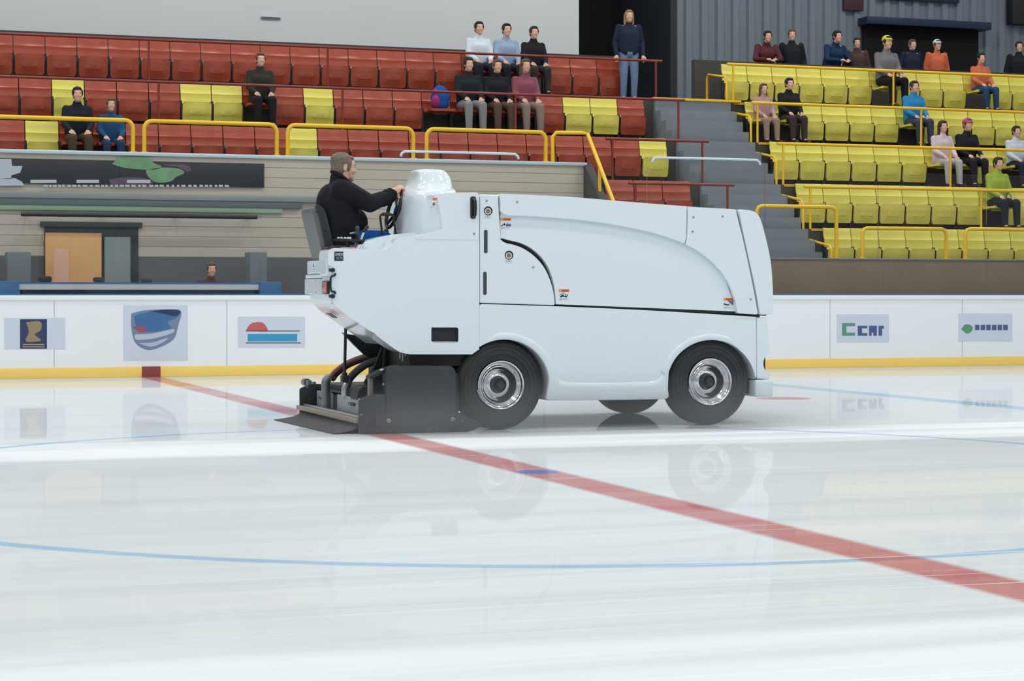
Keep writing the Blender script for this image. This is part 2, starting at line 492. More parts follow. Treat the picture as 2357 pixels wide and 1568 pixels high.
# parapet behind the top row, walls behind
bm = nb(); box(bm, XL, 14.35, 34.55, 34.7, rowZ(3), 5.62); struct('wall_parapet', bm, CONCD, 'dark parapet behind the top red row', 'wall')
bm = nb(); box(bm, 15.75, XR, 34.55, 34.7, rowZ(3), 5.62); struct('wall_parapet_right', bm, CONCD, 'dark parapet the standing people lean on above the yellow seats', 'wall')
PLAST = mat('pale_panel', (216, 220, 220), 0.75, noise=0.05, nscale=0.6)
bm = nb(); box(bm, XL, 14.15, 36.5, 36.7, rowZ(3), 11.0); struct('wall_back', bm, PLAST, 'pale grey wall above the red seats', 'wall')
BLK = mat('passage_black', (14, 15, 18), 0.9)
bm = nb(); box(bm, 13.0, 18.5, 40.6, 40.8, rowZ(3), 11.0); struct('wall_passage', bm, BLK, 'black opening between pale wall and ribbed wall', 'wall')
corr = mat('ribbed_blue_grey', (128, 138, 148), 0.5, 0.0, noise=0.06, nscale=1)
bm = nb()
ribs = []
x = 16.9
while x < 30: ribs += [(x, 38.0), (x + 0.17, 38.0), (x + 0.2, 37.93), (x + 0.33, 37.93)]; x += 0.36
loop = ribs + [(ribs[-1][0], 38.12), (ribs[0][0], 38.12)]
a = [bm.verts.new((px_, py_, rowZ(3))) for px_, py_ in loop]; b_ = [bm.verts.new((px_, py_, 11.0)) for px_, py_ in loop]
n = len(a); bm.faces.new(a); bm.faces.new(b_[::-1])
for i in range(n): bm.faces.new((a[i], a[(i + 1) % n], b_[(i + 1) % n], b_[i]))
struct('wall_ribbed', bm, corr, 'blue grey ribbed metal wall behind the yellow seats', 'wall')
bm = nb(); box(bm, 16.75, 16.9, 37.95, 40.6, rowZ(3), 11.0); struct('wall_passage_side', bm, mat('dark_blue_grey', (40, 44, 52), 0.6), 'dark return wall beside the black opening', 'wall')

# kiosk opening, signs on the ribbed wall
NAVY = mat('navy', (22, 44, 72), 0.5)
def onwall(x0, y0, x1, y1, Y):
    a, b = at(x0, y0, Y), at(x1, y1, Y)
    return a.x, b.x, min(a.z, b.z), max(a.z, b.z)
x0, x1, z0, z1 = onwall(1985, 60, 2250, 140, 37.9)
t = thing('kiosk_window', 'dark kiosk opening with a navy lintel in the ribbed wall', 'kiosk', ((x0 + x1) / 2, 37.9, rowZ(3)))
bm = nb(); box(bm, x0, x1, 37.86, 37.92, rowZ(3), z1); obj('opening', bm, BLK, t, 'black opening')
bm = nb(); box(bm, x0 - 0.1, x1 + 0.1, 37.5, 37.92, z1, z1 + 0.16, 0.01); obj('lintel', bm, NAVY, t, 'navy lintel')
x0, x1, z0, z1 = onwall(2020, -60, 2205, 8, 37.9)
bm = nb(); box(bm, x0, x1, 37.84, 37.92, z0, z1, 0.01); tag(obj('hanging_sign', bm, NAVY), 'dark navy sign board high on the ribbed wall above the kiosk', 'sign')
x0, x1, z0, z1 = onwall(1940, -30, 1985, 26, 37.9)
bm = nb(); box(bm, x0, x1, 37.84, 37.92, z0, z1, 0.01); tag(obj('wall_notice', bm, mat('maroon', (70, 40, 52), 0.6)), 'small dark maroon notice high on the ribbed wall', 'notice')
x0, x1, z0, z1 = onwall(2318, -40, 2400, 62, 37.9)
bm = nb(); box(bm, x0, x1, 37.7, 37.92, z0, z1, 0.02); tag(obj('wall_mounted_box', bm, BLACKP), 'black box fixed high on the ribbed wall near the photo right edge', 'box')
x0, x1, z0, z1 = onwall(600, 38, 645, 45, 36.5)
t = thing('wall_vent', 'small grey slotted vent on the pale back wall', 'vent', ((x0 + x1) / 2, 36.5, z0))
bm = nb(); box(bm, x0, x1, 36.46, 36.5, z0, z1, 0.004); obj('vent_frame', bm, mat('vent_grey', (140, 146, 150), 0.5), t)
bm = nb(); box(bm, x0 + 0.02, x1 - 0.02, 36.455, 36.47, z0 + 0.015, z1 - 0.015); obj('slot', bm, CONCD, t)

# ---- stairs between the blocks
STAIR = mat('stair_grey', (126, 134, 140), 0.8, noise=0.08, nscale=4)
bm = nb()
pts = []
y, z = rowY(-1) - 0.68, rowZ(-1) - 0.0
pts.append((y, 1.0))
ny, nz = y, z
for k in range(4 * 4):
    pts += [(ny, nz + 0.2), (ny + 0.25, nz + 0.2)]; ny += 0.25; nz += 0.2
pts += [(ny + 0.3, nz), (ny + 0.3, 1.0)]
SX0, SX1 = 14.25, 15.75
a = [bm.verts.new((SX0, p, q)) for p, q in pts]; b_ = [bm.verts.new((SX1, p, q)) for p, q in pts]
n = len(a); bm.faces.new(a); bm.faces.new(b_[::-1])
for i in range(n): bm.faces.new((a[i], b_[i], b_[(i + 1) % n], a[(i + 1) % n]))
tag(obj('staircase', bm, STAIR), 'grey concrete staircase between the red and yellow seats', 'stairs')
bm = nb(); box(bm, SX0 - 0.05, SX1 + 0.2, ny - 0.28, ny - 0.2, nz + 0.0, nz + 0.045, 0.006)
tag(obj('stair_nosing', bm, YRAIL), 'yellow painted edge strip on the top stair', 'edge strip')
YNOSE = mat('yellow_edge', (214, 168, 40), 0.5)
for k, nm in ((0, 'second'), (1, 'third'), (2, 'fourth'), (3, 'top')):
    bm = nb(); box(bm, 15.85, XR, rowY(k) - 0.87, rowY(k) - 0.80, rowZ(k) - 0.03, rowZ(k) + 0.012)
    tag(obj('tier_edge_strip', bm, YNOSE), 'thin yellow strip along the tread edge of the %s yellow row' % nm, 'edge strip', 'yellow tread edge strips')

# ---- seats
def seat_parts(m, down):
    t = thing('stadium_seat', None, None)
    bm = nb()
    # back: curved panel with rolled top and bottom
    rings = []
    W = 0.252
    for s_, (y, z, th) in enumerate([(-0.035, 0.44, 0.012), (-0.055, 0.455, 0.018), (-0.035, 0.49, 0.014), (-0.018, 0.58, 0.013), (-0.022, 0.63, 0.014), (-0.004, 0.655, 0.013), (0.015, 0.72, 0.013), (0.018, 0.785, 0.014), (0.036, 0.815, 0.016), (0.045, 0.82, 0.010)]):
        ring = []
        w = W * (0.95 if s_ in (0, 9) else 1.0)
        for i in range(9):
            xx = -w + 2 * w * i / 8; cv = 0.035 * (1 - (xx / w) ** 2)
            ring.append(Vector((xx, y + cv - th, z)))
        for i in range(8, -1, -1):
            xx = -w + 2 * w * i / 8; cv = 0.035 * (1 - (xx / w) ** 2)
            ring.append(Vector((xx, y + cv + th, z)))
        rings.append(ring)
    loft(bm, rings); obj('backrest', bm, m, t, local=True)
    bm = nb()
    rings = []
    for s_ in range(8):
        u = s_ / 7
        w = 0.238 * (0.90 if s_ in (0, 7) else 1.0)
        ring = []
        for sgn in (-1, 1):
            for i in range(9):
                xx = (-w + 2 * w * i / 8) * (1 if sgn < 0 else -1)
                sag = 0.03 * (1 - (xx / w) ** 2) * math.sin(PI * u)
                th = 0.016 * (1.4 if s_ in (0, 7) else 1) * sgn
                if down: ring.append(Vector((xx, -0.06 - 0.40 * u, 0.43 - sag + th + 0.02 * u)))
                else: ring.append(Vector((xx, -0.10 - sag + th - 0.045 * u, 0.14 + 0.34 * u)))
        rings.append(ring)
    loft(bm, rings); sp = obj('seat_pan', bm, m, t, local=True)
    for sx_ in (-0.247, 0.247):
        bm = nb(); box(bm, sx_ - 0.012, sx_ + 0.012, -0.08, 0.03, 0.0, 0.50, 0.004); obj('bracket', bm, BLACKM, t, local=True)
    bm = nb(); box(bm, -0.12, 0.12, -0.165, -0.135, 0.26, 0.36, 0.012) if not down else box(bm, -0.12, 0.12, -0.3, -0.2, 0.385, 0.41, 0.008)
    obj('underside_rib', bm, m, sp, local=True)
    return t
protos = {(c, d): seat_parts(m, d) for c, m in (('red', RSEAT), ('yellow', YSEAT)) for d in (False, True)}
used = set()
ROWN = {-1: 'lowest', 0: 'second', 1: 'third', 2: 'fourth', 3: 'top'}
YELLOW_IN_RED = {2: [(100, 200), (405, 480), (480, 560), (690, 778), (1285, 1358), (1358, 1430)], 1: [(60, 145), (675, 745), (1470, 1548)], 0: [(1425, 1480)], 3: [], -1: []}
SEATS = []          # (block, row, x, y, z, down, colour)
PITCH = 0.52
for k in range(3, -2, -1):
    xs = []
    x = 14.0 - 0.26
    while x > (2.2 if k >= 1 else XW + 0.3): xs.append(x); x -= PITCH
    xs = sorted(xs)
    for x in xs: SEATS.append(['red', k, x])
    x = 16.0 + 0.26; 
    while x < 23.2: SEATS.append(['yellow', k, x]); x += PITCH
OCC = {}            # (block,row,index) -> person, filled before the seats are set out
def seat_near(block, k, xpix):
    best = min((s for s in SEATS if s[0] == block and s[1] == k), key=lambda s: abs(pix((s[2], rowY(k) - 0.2, rowZ(k) + 0.9))[0] - xpix))
    return best
# ================================================================ PEOPLE IN THE STAND
SKIN = mat('skin', (214, 166, 142), 0.5)
HAIRS = {'dark': mat('hair_dark', (42, 34, 30), 0.7), 'brown': mat('hair_brown', (92, 70, 52), 0.7), 'black': mat('hair_black', (22, 20, 22), 0.7), 'fair': mat('hair_fair', (150, 118, 80), 0.7)}
SHOE = mat('shoe_dark', (34, 32, 34), 0.6)

POSES = {}
POSES['sit'] = dict(pel=(0, 0, .56), chest=(.02, 0, .86), neck=(.035, 0, 1.06), head=(.06, 0, 1.20), sh=(.01, .165, .975), el=(.09, .205, .74), wr=(.30, .13, .63), hip=(.02, .09, .53), kn=(.43, .12, .50), an=(.45, .12, .10), toe=(.60, .13, .045))
POSES['stand'] = dict(pel=(0, 0, .93), chest=(.0, 0, 1.25), neck=(.015, 0, 1.46), head=(.035, 0, 1.60), sh=(-.01, .185, 1.40), el=(-.03, .26, 1.12), wr=(.09, .25, .88), hip=(0, .09, .90), kn=(.03, .10, .48), an=(-.01, .10, .09), toe=(.15, .12, .045))
POSES['lean'] = dict(pel=(-.10, 0, .93), chest=(.03, 0, 1.22), neck=(.09, 0, 1.42), head=(.14, 0, 1.55), sh=(.06, .185, 1.35), el=(.17, .27, 1.10), wr=(.36, .10, 1.07), hip=(-.10, .09, .90), kn=(-.02, .10, .48), an=(-.05, .10, .09), toe=(.11, .12, .045))
def P3(p, s=1): return Vector((p[0], p[1] * s, p[2]))

def head_prims(bm, c, R, k=1.0, fx=0.0):
    """skull, jaw, nose, brow, lips, ears about head centre c, turned by R; fx brings the face forward"""
    def e(o, r, rot=(0, 0, 0), f=1): ell(bm, Vector(c) + R @ ((Vector(o) + Vector((fx * f, 0, 0))) * k), [q * k for q in r], (R @ Euler(rot).to_matrix()).to_euler(), 20)
    e((-.012, 0, .028), (.096, .076, .088), f=.3)      # skull
    e((.030, 0, .030), (.056, .062, .062))       # forehead
    e((.026, 0, -.014), (.062, .062, .085))      # face
    e((.036, 0, -.066), (.046, .050, .042))      # jaw
    e((.068, 0, -.092), (.020, .024, .019))      # chin
    e((.077, 0, .032), (.014, .046, .013))       # brow
    e((.088, 0, .006), (.012, .010, .030), (0, -.32, 0))   # nose bridge
    e((.098, 0, -.020), (.012, .013, .011))      # nose tip
    for s in (-1, 1): e((.088, .012 * s, -.024), (.010, .007, .008))   # nostril wing
    e((.079, 0, -.051), (.012, .026, .009))      # upper lip
    e((.077, 0, -.066), (.012, .023, .009))      # lower lip
    for s in (-1, 1):
        e((-.004, .074 * s, -.006), (.018, .008, .028), (0, .2, 0), 0)   # ear
        for w in range(7):
            a = math.radians(-40 + 45 * w)
            if w < 6: e((-.006 - .017 * math.sin(a), .080 * s, -.002 + .027 * math.cos(a)), (.0075, .006, .0075), f=0)   # rim of the ear
        e((.052, .038 * s, -.020), (.028, .024, .028))                 # cheek

def hand_prims(bm, wr, d, up, k=1.0, curl=0.6, side=1):
    d = d.normalized(); s = d.cross(up).normalized() * side; up = s.cross(d).normalized() * side
    pc = wr + d * .05 * k
    capsule(bm, wr + d * .02 * k, wr + d * .075 * k, .030 * k, .034 * k)
    for i, ln in enumerate((.068, .076, .070, .054)):
        b = wr + d * .085 * k + s * (i - 1.5) * .021 * k
        m1 = b + (d * math.cos(curl * .5) - up * math.sin(curl * .5)) * ln * .5 * k
        e1 = m1 + (d * math.cos(curl * 1.4) - up * math.sin(curl * 1.4)) * ln * .5 * k
        capsule(bm, b, m1, .0105 * k, .0095 * k, 8); capsule(bm, m1, e1, .0095 * k, .0085 * k, 8)
    tb = wr + d * .035 * k - s * .03 * k
    t1 = tb + (d * .7 - s * .7 - up * .2).normalized() * .04 * k
    capsule(bm, tb, t1, .013 * k, .011 * k, 8); capsule(bm, t1, t1 + d * .03 * k, .011 * k, .009 * k, 8)

def body_mesh(J):
    bm = nb(); I = Matrix.Identity(3)
    head_prims(bm, J['head'], I)
    capsule(bm, J['neck'], Vector(J['head']) + Vector((-.02, 0, -.05)), .055, .052)
    capsule(bm, J['pel'], J['chest'], .10, .105)
    for s in (-1, 1):
        sh, el, wr = P3(J['sh'], s), P3(J['el'], s), P3(J['wr'], s)
        capsule(bm, Vector(J['chest']) + Vector((0, .06 * s, .08)), sh, .09, .062)
        capsule(bm, sh, el, .052, .042); capsule(bm, el, wr, .042, .030)
        hand_prims(bm, wr, (wr - el), Vector((0, 0, 1)) if J is not POSES['stand'] else Vector((1, 0, 0)), 1, .5, s)
        capsule(bm, P3(J['hip'], s), P3(J['kn'], s), .085, .058); capsule(bm, P3(J['kn'], s), P3(J['an'], s), .056, .038)
        capsule(bm, P3(J['an'], s), P3(J['toe'], s), .040, .032)
    return fuse(bm, .012, 4)
def jacket_mesh(J):
    bm = nb()
    ch, pe = Vector(J['chest']), Vector(J['pel'])
    for w in (-.055, 0, .055):
        capsule(bm, pe + Vector((0, w, .02)), ch + Vector((0, w, 0)), .135, .142)
        capsule(bm, ch + Vector((0, w, 0)), ch + Vector((0, w, .09)), .135, .10)
    capsule(bm, ch + Vector((0, 0, .1)), Vector(J['neck']) + Vector((-.005, 0, .01)), .10, .068)
    for s in (-1, 1):
        sh, el, wr = P3(J['sh'], s), P3(J['el'], s), P3(J['wr'], s)
        capsule(bm, ch + Vector((0, .06 * s, .06)), sh, .098, .066)
        capsule(bm, sh, el, .064, .053); capsule(bm, el, wr, .053, .042)
    return fuse(bm, .014, 4)
def trouser_mesh(J):
    bm = nb()
    for s in (-1, 1):
        capsule(bm, Vector(J['pel']) + Vector((0, .04 * s, -.01)), P3(J['hip'], s), .135, .105)
        capsule(bm, P3(J['hip'], s), P3(J['kn'], s), .103, .074)
        capsule(bm, P3(J['kn'], s), P3(J['an'], s) + Vector((0, 0, .02)), .073, .056)
    return fuse(bm, .014, 4)
def hair_mesh(J, long=False):
    bm = nb(); c = Vector(J['head'])
    ell(bm, c + Vector((-.026, 0, .042)), (.100, .083, .090))
    ell(bm, c + Vector((-.062, 0, -.01)), (.052, .066, .075)); ell(bm, c + Vector((.035, 0, .088)), (.05, .062, .034))
    for s in (-1, 1): ell(bm, c + Vector((.012, .066 * s, .03)), (.045, .018, .05))
    if long:
        for s in (-1, 1): capsule(bm, c + Vector((-.03, .066 * s, .02)), c + Vector((-.03, .07 * s, -.14)), .034, .03)
        capsule(bm, c + Vector((-.075, 0, 0)), c + Vector((-.085, 0, -.15)), .06, .055)
    return fuse(bm, .010, 3)
def shoe_mesh(J, s):
    bm = nb(); capsule(bm, P3(J['an'], s) + Vector((-.03, 0, -.03)), P3(J['toe'], s) + Vector((.03, 0, 0)), .052, .042)
    return fuse(bm, .012, 3)
def hat_mesh(J):
    bm = nb(); c = Vector(J['head'])
    ell(bm, c + Vector((-.02, 0, .062)), (.105, .088, .078)); ell(bm, c + Vector((.075, 0, .050)), (.06, .06, .012))
    return fuse(bm, .010, 3)
PM = {}
for nm, J in POSES.items():
    PM[nm] = dict(body=body_mesh(J), jacket=jacket_mesh(J), trousers=trouser_mesh(J), hair=hair_mesh(J), long=hair_mesh(J, True), shoes=(shoe_mesh(J, -1), shoe_mesh(J, 1)), hat=hat_mesh(J))

def cloth(c): return mat('cloth_%02x%02x%02x' % c, c, 0.8, noise=0.1, nscale=14, spec=0.25)
def person(label, loc, rotz, pose, jacket, trousers, hair='dark', k=1.0, hat=None, long=False, group=None):
    M = PM[pose]
    t = thing('person', label, 'person', loc, rotz, group)
    t.scale = (k, k, k)
    def part(nm, me, m):
        me = me.copy(); me.name = nm; me.materials.clear(); me.materials.append(m)
        o = bpy.data.objects.new(nm, me); COL.objects.link(o); o.parent = t; return o
    part('body', M['body'], SKIN); part('jacket', M['jacket'], cloth(jacket)); part('trousers', M['trousers'], cloth(trousers))
    for s in M['shoes']: part('shoe', s, SHOE)
    if hat: part('hat', M['hat'], cloth(hat))
    part('hair', M['long'] if long else M['hair'], HAIRS[hair])
    return t

def sitter(block, k, xp, label, jacket, trousers, kk=1.0, rot=0.0, **kw):
    s = seat_near(block, k, xp)
    if len(s) == 3: s.append(True)
    person(label, (s[2], rowY(k) - 0.19, rowZ(k)), -PI / 2 + rot, 'sit', jacket, trousers, k=kk, **kw)
sitter('red', 3, 1105, 'person in a white jacket sitting in the top red row, leftmost of three', (206, 216, 226), (40, 44, 54), 1.03, hair='black')
sitter('red', 3, 1172, 'person in a pale blue jacket sitting in the top red row, middle of three', (142, 164, 190), (38, 42, 52), 1.02, hair='black')
sitter('red', 3, 1240, 'person in a black jacket sitting in the top red row, rightmost of three', (24, 26, 34), (60, 50, 46), 1.0, hair='dark')
sitter('red', 2, 1088, 'person in a dark green black jacket in the fourth red row, below the white jacket', (26, 34, 40), (132, 134, 132), 1.05, hair='black')
sitter('red', 2, 1155, 'person in a black jacket with brown trousers in the fourth red row', (22, 26, 32), (92, 70, 60), 1.04, hair='brown')
sitter('red', 2, 1226, 'person in a dusty pink jacket with pale trousers in the fourth red row', (134, 74, 88), (140, 120, 112), 1.06, hair='brown', long=True)
sitter('red', 2, 588, 'person in a dark olive jacket alone in the fourth red row', (46, 44, 38), (24, 24, 28), 1.0, hair='brown')
sitter('red', 1, 192, 'person in a dark navy jacket behind the yellow rail, beside a child', (22, 28, 40), (70, 60, 44), 1.02, hair='black')
sitter('red', 1, 256, 'child in a blue jacket behind the yellow rail', (30, 74, 112), (40, 60, 90), 0.9, hair='brown')
person('person in a navy top and light blue trousers standing beside the top red row', (at(1440, 120, 33.75).x, 33.6, rowZ(3)), -PI / 2 - .2, 'stand', (26, 36, 56), (108, 128, 158), 'fair', 0.98, long=True)
# along the parapet above the yellow seats
for xp, lab, jk, pose, kk, hr, hat in (
        (1762, 'person in a burgundy jacket leaning on the dark parapet above the yellow seats', (88, 44, 46), 'lean', 0.98, 'black', None),
        (1822, 'person in a black jacket with teal collar standing tall behind the parapet', (22, 30, 36), 'stand', 0.99, 'brown', None),
        (1918, 'person in a dark blue jacket leaning on the dark parapet above the yellow seats', (24, 50, 84), 'lean', 1.02, 'black', None),
        (1972, 'person in a brown jacket standing behind the parapet beside the grey hoodie', (74, 58, 54), 'stand', 0.93, 'dark', None),
        (2098, 'person in a dark navy coat standing in front of the kiosk', (28, 36, 54), 'stand', 0.94, 'brown', None),
        (2156, 'person in an orange jacket and white cap standing in front of the kiosk', (206, 104, 70), 'stand', 0.95, 'brown', (226, 226, 222)),
        (2345, 'person in a black coat standing below the black wall box', (26, 28, 34), 'stand', 0.98, 'dark', None)):
    person(lab, (at(xp, 100, 35.1).x, 35.1, rowZ(3)), -PI / 2 + random.uniform(-.4, .4), pose, jk, (36, 40, 50), hr, kk, hat)
sitter('yellow', 3, 2012, 'person in a grey hoodie and yellow cap with black trousers in the top yellow row', (112, 108, 116), (24, 24, 28), 1.1, hair='dark', hat=(214, 204, 70))
sitter('yellow', 3, 2262, 'person in an orange black jacket in the top yellow row', (196, 104, 78), (40, 70, 104), 0.92, hair='black')
sitter('yellow', 2, 1742, 'child in a pale pink jacket at the stair end of the fourth yellow row', (176, 140, 140), (150, 126, 110), 0.86, hair='brown', long=True)
sitter('yellow', 2, 1824, 'person in black in the fourth yellow row beside the pale pink child', (24, 24, 28), (60, 50, 52), 0.95, hair='black')
sitter('yellow', 2, 2112, 'person in a bright blue jacket in the fourth yellow row', (38, 128, 182), (60, 66, 90), 0.98, hair='dark')
sitter('yellow', 1, 2158, 'child in a pale pink and white jacket in the third yellow row', (206, 186, 196), (180, 176, 180), 0.96, hair='dark', long=True)
sitter('yellow', 1, 2248, 'person in a pink hat and black jacket in the third yellow row', (28, 28, 34), (32, 32, 40), 1.0, hair='brown', hat=(196, 82, 138))
sitter('yellow', 0, 2318, 'person in a lime green jacket in the second yellow row', (150, 172, 60), (28, 34, 44), 1.02, hair='dark')
sitter('yellow', 1, 2346, 'person in a white jacket in the third yellow row near the photo right edge', (196, 204, 214), (36, 40, 52), 0.92, hair='dark')

# blue and magenta backpack on a red seat
s = seat_near('red', 2, 1028)
if len(s) == 3: s.append(True)
t = thing('backpack', 'bright blue and magenta backpack standing on a seat of the fourth red row', 'backpack', (s[2], rowY(2) - 0.26, rowZ(2) + 0.46))
o = wl(t)
bm = nb(); ell(bm, o + Vector((0, 0, .21)), (.17, .11, .22)); ell(bm, o + Vector((0, 0, .10)), (.165, .11, .10)); fused('bag', bm, .014, cloth((26, 78, 150)), t)
bm = nb(); ell(bm, o + Vector((-.10, -.07, .14)), (.08, .07, .11)); ell(bm, o + Vector((-.1, -.05, .3)), (.06, .06, .06)); fused('side_pocket', bm, .014, cloth((150, 44, 108)), t, label='magenta side pocket')
bm = nb(); tube(bm, smooth([o + Vector((-.04, .03, .42)), o + Vector((-.03, .03, .48)), o + Vector((.03, .03, .48)), o + Vector((.04, .03, .42))]), .012); obj('handle', bm, BLACKP, t)

# ---- set the seats out
idx = {}
first = {}
for s in SEATS:
    block, k, x = s[0], s[1], s[2]
    down = len(s) > 3
    xp = pix((x, rowY(k), rowZ(k) + .7))[0]
    idx[(block, k)] = idx.get((block, k), 0) + 1
    if xp < -60 or xp > 2430: idx[(block, k)] = 0 if xp < -60 else idx[(block, k)]; continue
    col = block
    if block == 'red':
        for a_, b_ in YELLOW_IN_RED[k]:
            if a_ <= xp < b_: col = 'yellow'
    key = (col, down)
    t = protos[key] if key not in used else copy_tree(protos[key])
    used.add(key)
    t.location = (x, rowY(k), rowZ(k)); t.rotation_euler = (0, 0, 0)
    n_ = ORD[idx[(block, k)] - 1]
    where = '%s row of the %s block, %s seat from the %s' % (ROWN[k], block, n_, 'stairs' if block == 'yellow' else ('photo left edge' if k >= 1 else 'beige wall'))
    t['label'] = ('yellow' if col == 'yellow' else 'red') + ' seat, ' + where
    t['category'] = 'seat'; t['group'] = '%s seats of the %s row in the %s block' % (col, ROWN[k], block)
for key, p in protos.items():
    if key not in used:
        for ch in list(p.children_recursive): bpy.data.objects.remove(ch)
        bpy.data.objects.remove(p)

# ---- row rails
def row_rail(k, x0, x1, m, color, label, hgt=.72, r=.024):
    y = rowY(k) - .78; z = rowZ(k) + hgt
    t = thing('guard_rail', label, 'railing', ((x0 + x1) / 2, y, rowZ(k)), 0, color + ' guard rails')
    bm = nb(); tube(bm, [(x0, y, z), (x1, y, z)], r); obj('rail', bm, m, t)
    n = max(2, int((x1 - x0) / 2.6) + 1)
    for i in range(n):
        x = x0 + .12 + (x1 - x0 - .24) * i / (n - 1)
        bm = nb(); cyl(bm, (x, y, rowZ(k)), (x, y, z), .020, n=10); obj('post', bm, m, t)
for k in (3, 2): row_rail(k, -1.0, 14.45, RRAIL, 'red', 'long thin red rail in front of the %s red row' % ROWN[k])
for k in (1, 0): row_rail(k, 12.55, 14.45, RRAIL, 'red', 'short red rail in front of the %s red row beside the stairs' % ROWN[k])
for k in (3, 2, 1, 0): row_rail(k, 15.75, 26.0, YRAIL, 'yellow', 'long yellow rail in front of the %s yellow row' % ROWN[k], r=.028)
# yellow frames along the beige wall
def hoop(name, label, pts, m, r, group, cat='railing'):
    t = thing(name, label, cat, (sum(p[0] for p in pts) / len(pts), sum(p[1] for p in pts) / len(pts), min(p[2] for p in pts)), 0, group)
    bm = nb(); tube(bm, pts, r, 12); obj('hoop', bm, m, t); return t
YR = 31.03
fr_ = [(-260, 306), (332, 637), (662, 951), (982, 1256)]
for i, (a_, b_) in enumerate(fr_):
    xa, xb = at(a_, 270, YR).x, at(b_, 270, YR).x
    zt = 3.85
    pts = [(xa, YR, 3.36), (xa, YR, zt - .12)] + [(xa + .12 * (1 - math.cos(w)), YR, zt - .12 + .12 * math.sin(w)) for w in (.4, .8, 1.2)] + [(xa + .12, YR, zt), (xb - .12, YR, zt)] + [(xb - .12 * (1 - math.cos(w)), YR, zt - .12 + .12 * math.sin(w)) for w in (1.2, .8, .4)] + [(xb, YR, zt - .12), (xb, YR, 3.36)]
    t = hoop('yellow_guard_frame', 'yellow tubular guard frame on the beige wall, %s from the photo left edge' % ORD[i], pts, YRAIL, .034, 'yellow guard frames on the beige wall')
    for xx in (xa, xb):
        bm = nb(); box(bm, xx - .05, xx + .05, YR - .05, YR + .05, 3.358, 3.372, .003); obj('foot_plate', bm, YRAIL, t)
xa = at(1272, 300, YR).x
pts = [(xa, YR, 3.36), (xa, YR, 3.78), (xa + .06, YR, 3.85), (12.08, YR, 3.86), (12.17, YR - .05, 3.83), (12.17, 30.2, 3.02), (12.17, 29.5, 2.3), (12.17, 29.3, 2.12), (12.17, 29.25, 1.9), (12.17, 29.25, 1.75)]
t = hoop('yellow_stair_rail', 'yellow rail sloping down along the end of the beige wall', pts, YRAIL, .034, None)
for yy, zz, zb in ((30.45, 3.26, 2.7), (29.75, 2.55, 2.1)):
    bm = nb(); cyl(bm, (12.17, yy, zb), (12.17, yy, zz), .028, n=10); obj('post', bm, YRAIL, t)
# yellow gate frame at the foot of the stairs and frames on the brown wall
for a_, b_, yt, lab in ((1742, 1925, 474, 'low yellow frame at the foot of the stairs'), (1985, 2178, 525, 'yellow frame on the brown wall in front of the lowest yellow row, nearer the stairs'), (2222, 2480, 527, 'yellow frame on the brown wall at the photo right edge, before the lowest row')):
    xa, xb = at(a_, yt, 29.12).x, at(b_, yt, 29.12).x; zt = at(a_, yt, 29.12).z
    pts = [(xa, 29.12, 1.75), (xa, 29.12, zt - .08), (xa + .03, 29.12, zt - .02), (xa + .09, 29.12, zt), (xb - .09, 29.12, zt), (xb - .03, 29.12, zt - .02), (xb, 29.12, zt - .08), (xb, 29.12, 1.75)]
    t = hoop('yellow_guard_frame', lab, pts, YRAIL, .032, None)
    for xx in (xa, xb):
        bm = nb(); box(bm, xx - .05, xx + .05, 29.08, 29.17, 1.748, 1.762, .003); obj('foot_plate', bm, YRAIL, t)
for k in (3, 2, 1, 0, -1):
    y = rowY(k) - .2; z = rowZ(k)
    t = thing('stair_handrail', 'short yellow stair rail beside the %s yellow row' % ROWN[k], 'railing', (15.78, y, z), 0, 'yellow stair rails')
    bm = nb(); tube(bm, [(15.78, y - .5, z - .1), (15.78, y - .5, z + .42), (15.78, y - .42, z + .5), (15.78, y + .3, z + .62), (15.78, y + .36, z + .55), (15.78, y + .36, z)], .022, 10); obj('hoop', bm, YRAIL, t)

# ================================================================ BENCH AREA BEHIND THE BOARDS
def onY(x0, y0, x1, y1, Y):
    a, b = at(x0, y0, Y), at(x1, y1, Y); return a.x, b.x, min(a.z, b.z), max(a.z, b.z)
bl = mat('banner_black', (26, 29, 38), 0.5, noise=0.2, nscale=0.9)
x0, x1, z0, z1 = onY(-300, 357, 608, 432, YW - .05)
t = thing('wall_banner', 'long dark advertising banner with green leaves and pale marks on the beige wall', 'banner', ((x0 + x1) / 2, YW, z0))
bm = nb(); box(bm, x0, x1, YW - .055, YW - .005, z0, z1, .006); obj('banner_panel', bm, bl, t)
def flat(pp, Y, th=.006):
    bm = nb(); extrude(bm, prof(pp, Y), Y - th, Y); return bm
WL_ = mat('banner_pale', (190, 198, 206), 0.5)
YF = YW - .056
for pp in ([(-6, 366), (26, 366), (28, 382), (52, 382), (46, 398), (26, 404), (26, 412), (-6, 412)], [(-6, 412), (34, 410), (50, 418), (56, 427), (-6, 428)]):
    obj('pale_mark', flat(pp, YF), WL_, t, 'pale logo shape')
GRN = mat('leaf_green', (112, 158, 112), 0.5, noise=0.35, nscale=6); PUR = mat('beet_purple', (96, 70, 92), 0.5, noise=0.35, nscale=6)
for pp in (smooth([(258, 378), (272, 365), (300, 362), (345, 364), (352, 374), (372, 384), (355, 390), (320, 390), (285, 386), (258, 378)]), smooth([(335, 392), (372, 386), (410, 388), (424, 398), (405, 408), (392, 418), (360, 420), (342, 408), (335, 392)])):
    obj('green_leaf', flat(pp[:-1], YF), GRN, t, 'green leaf picture')
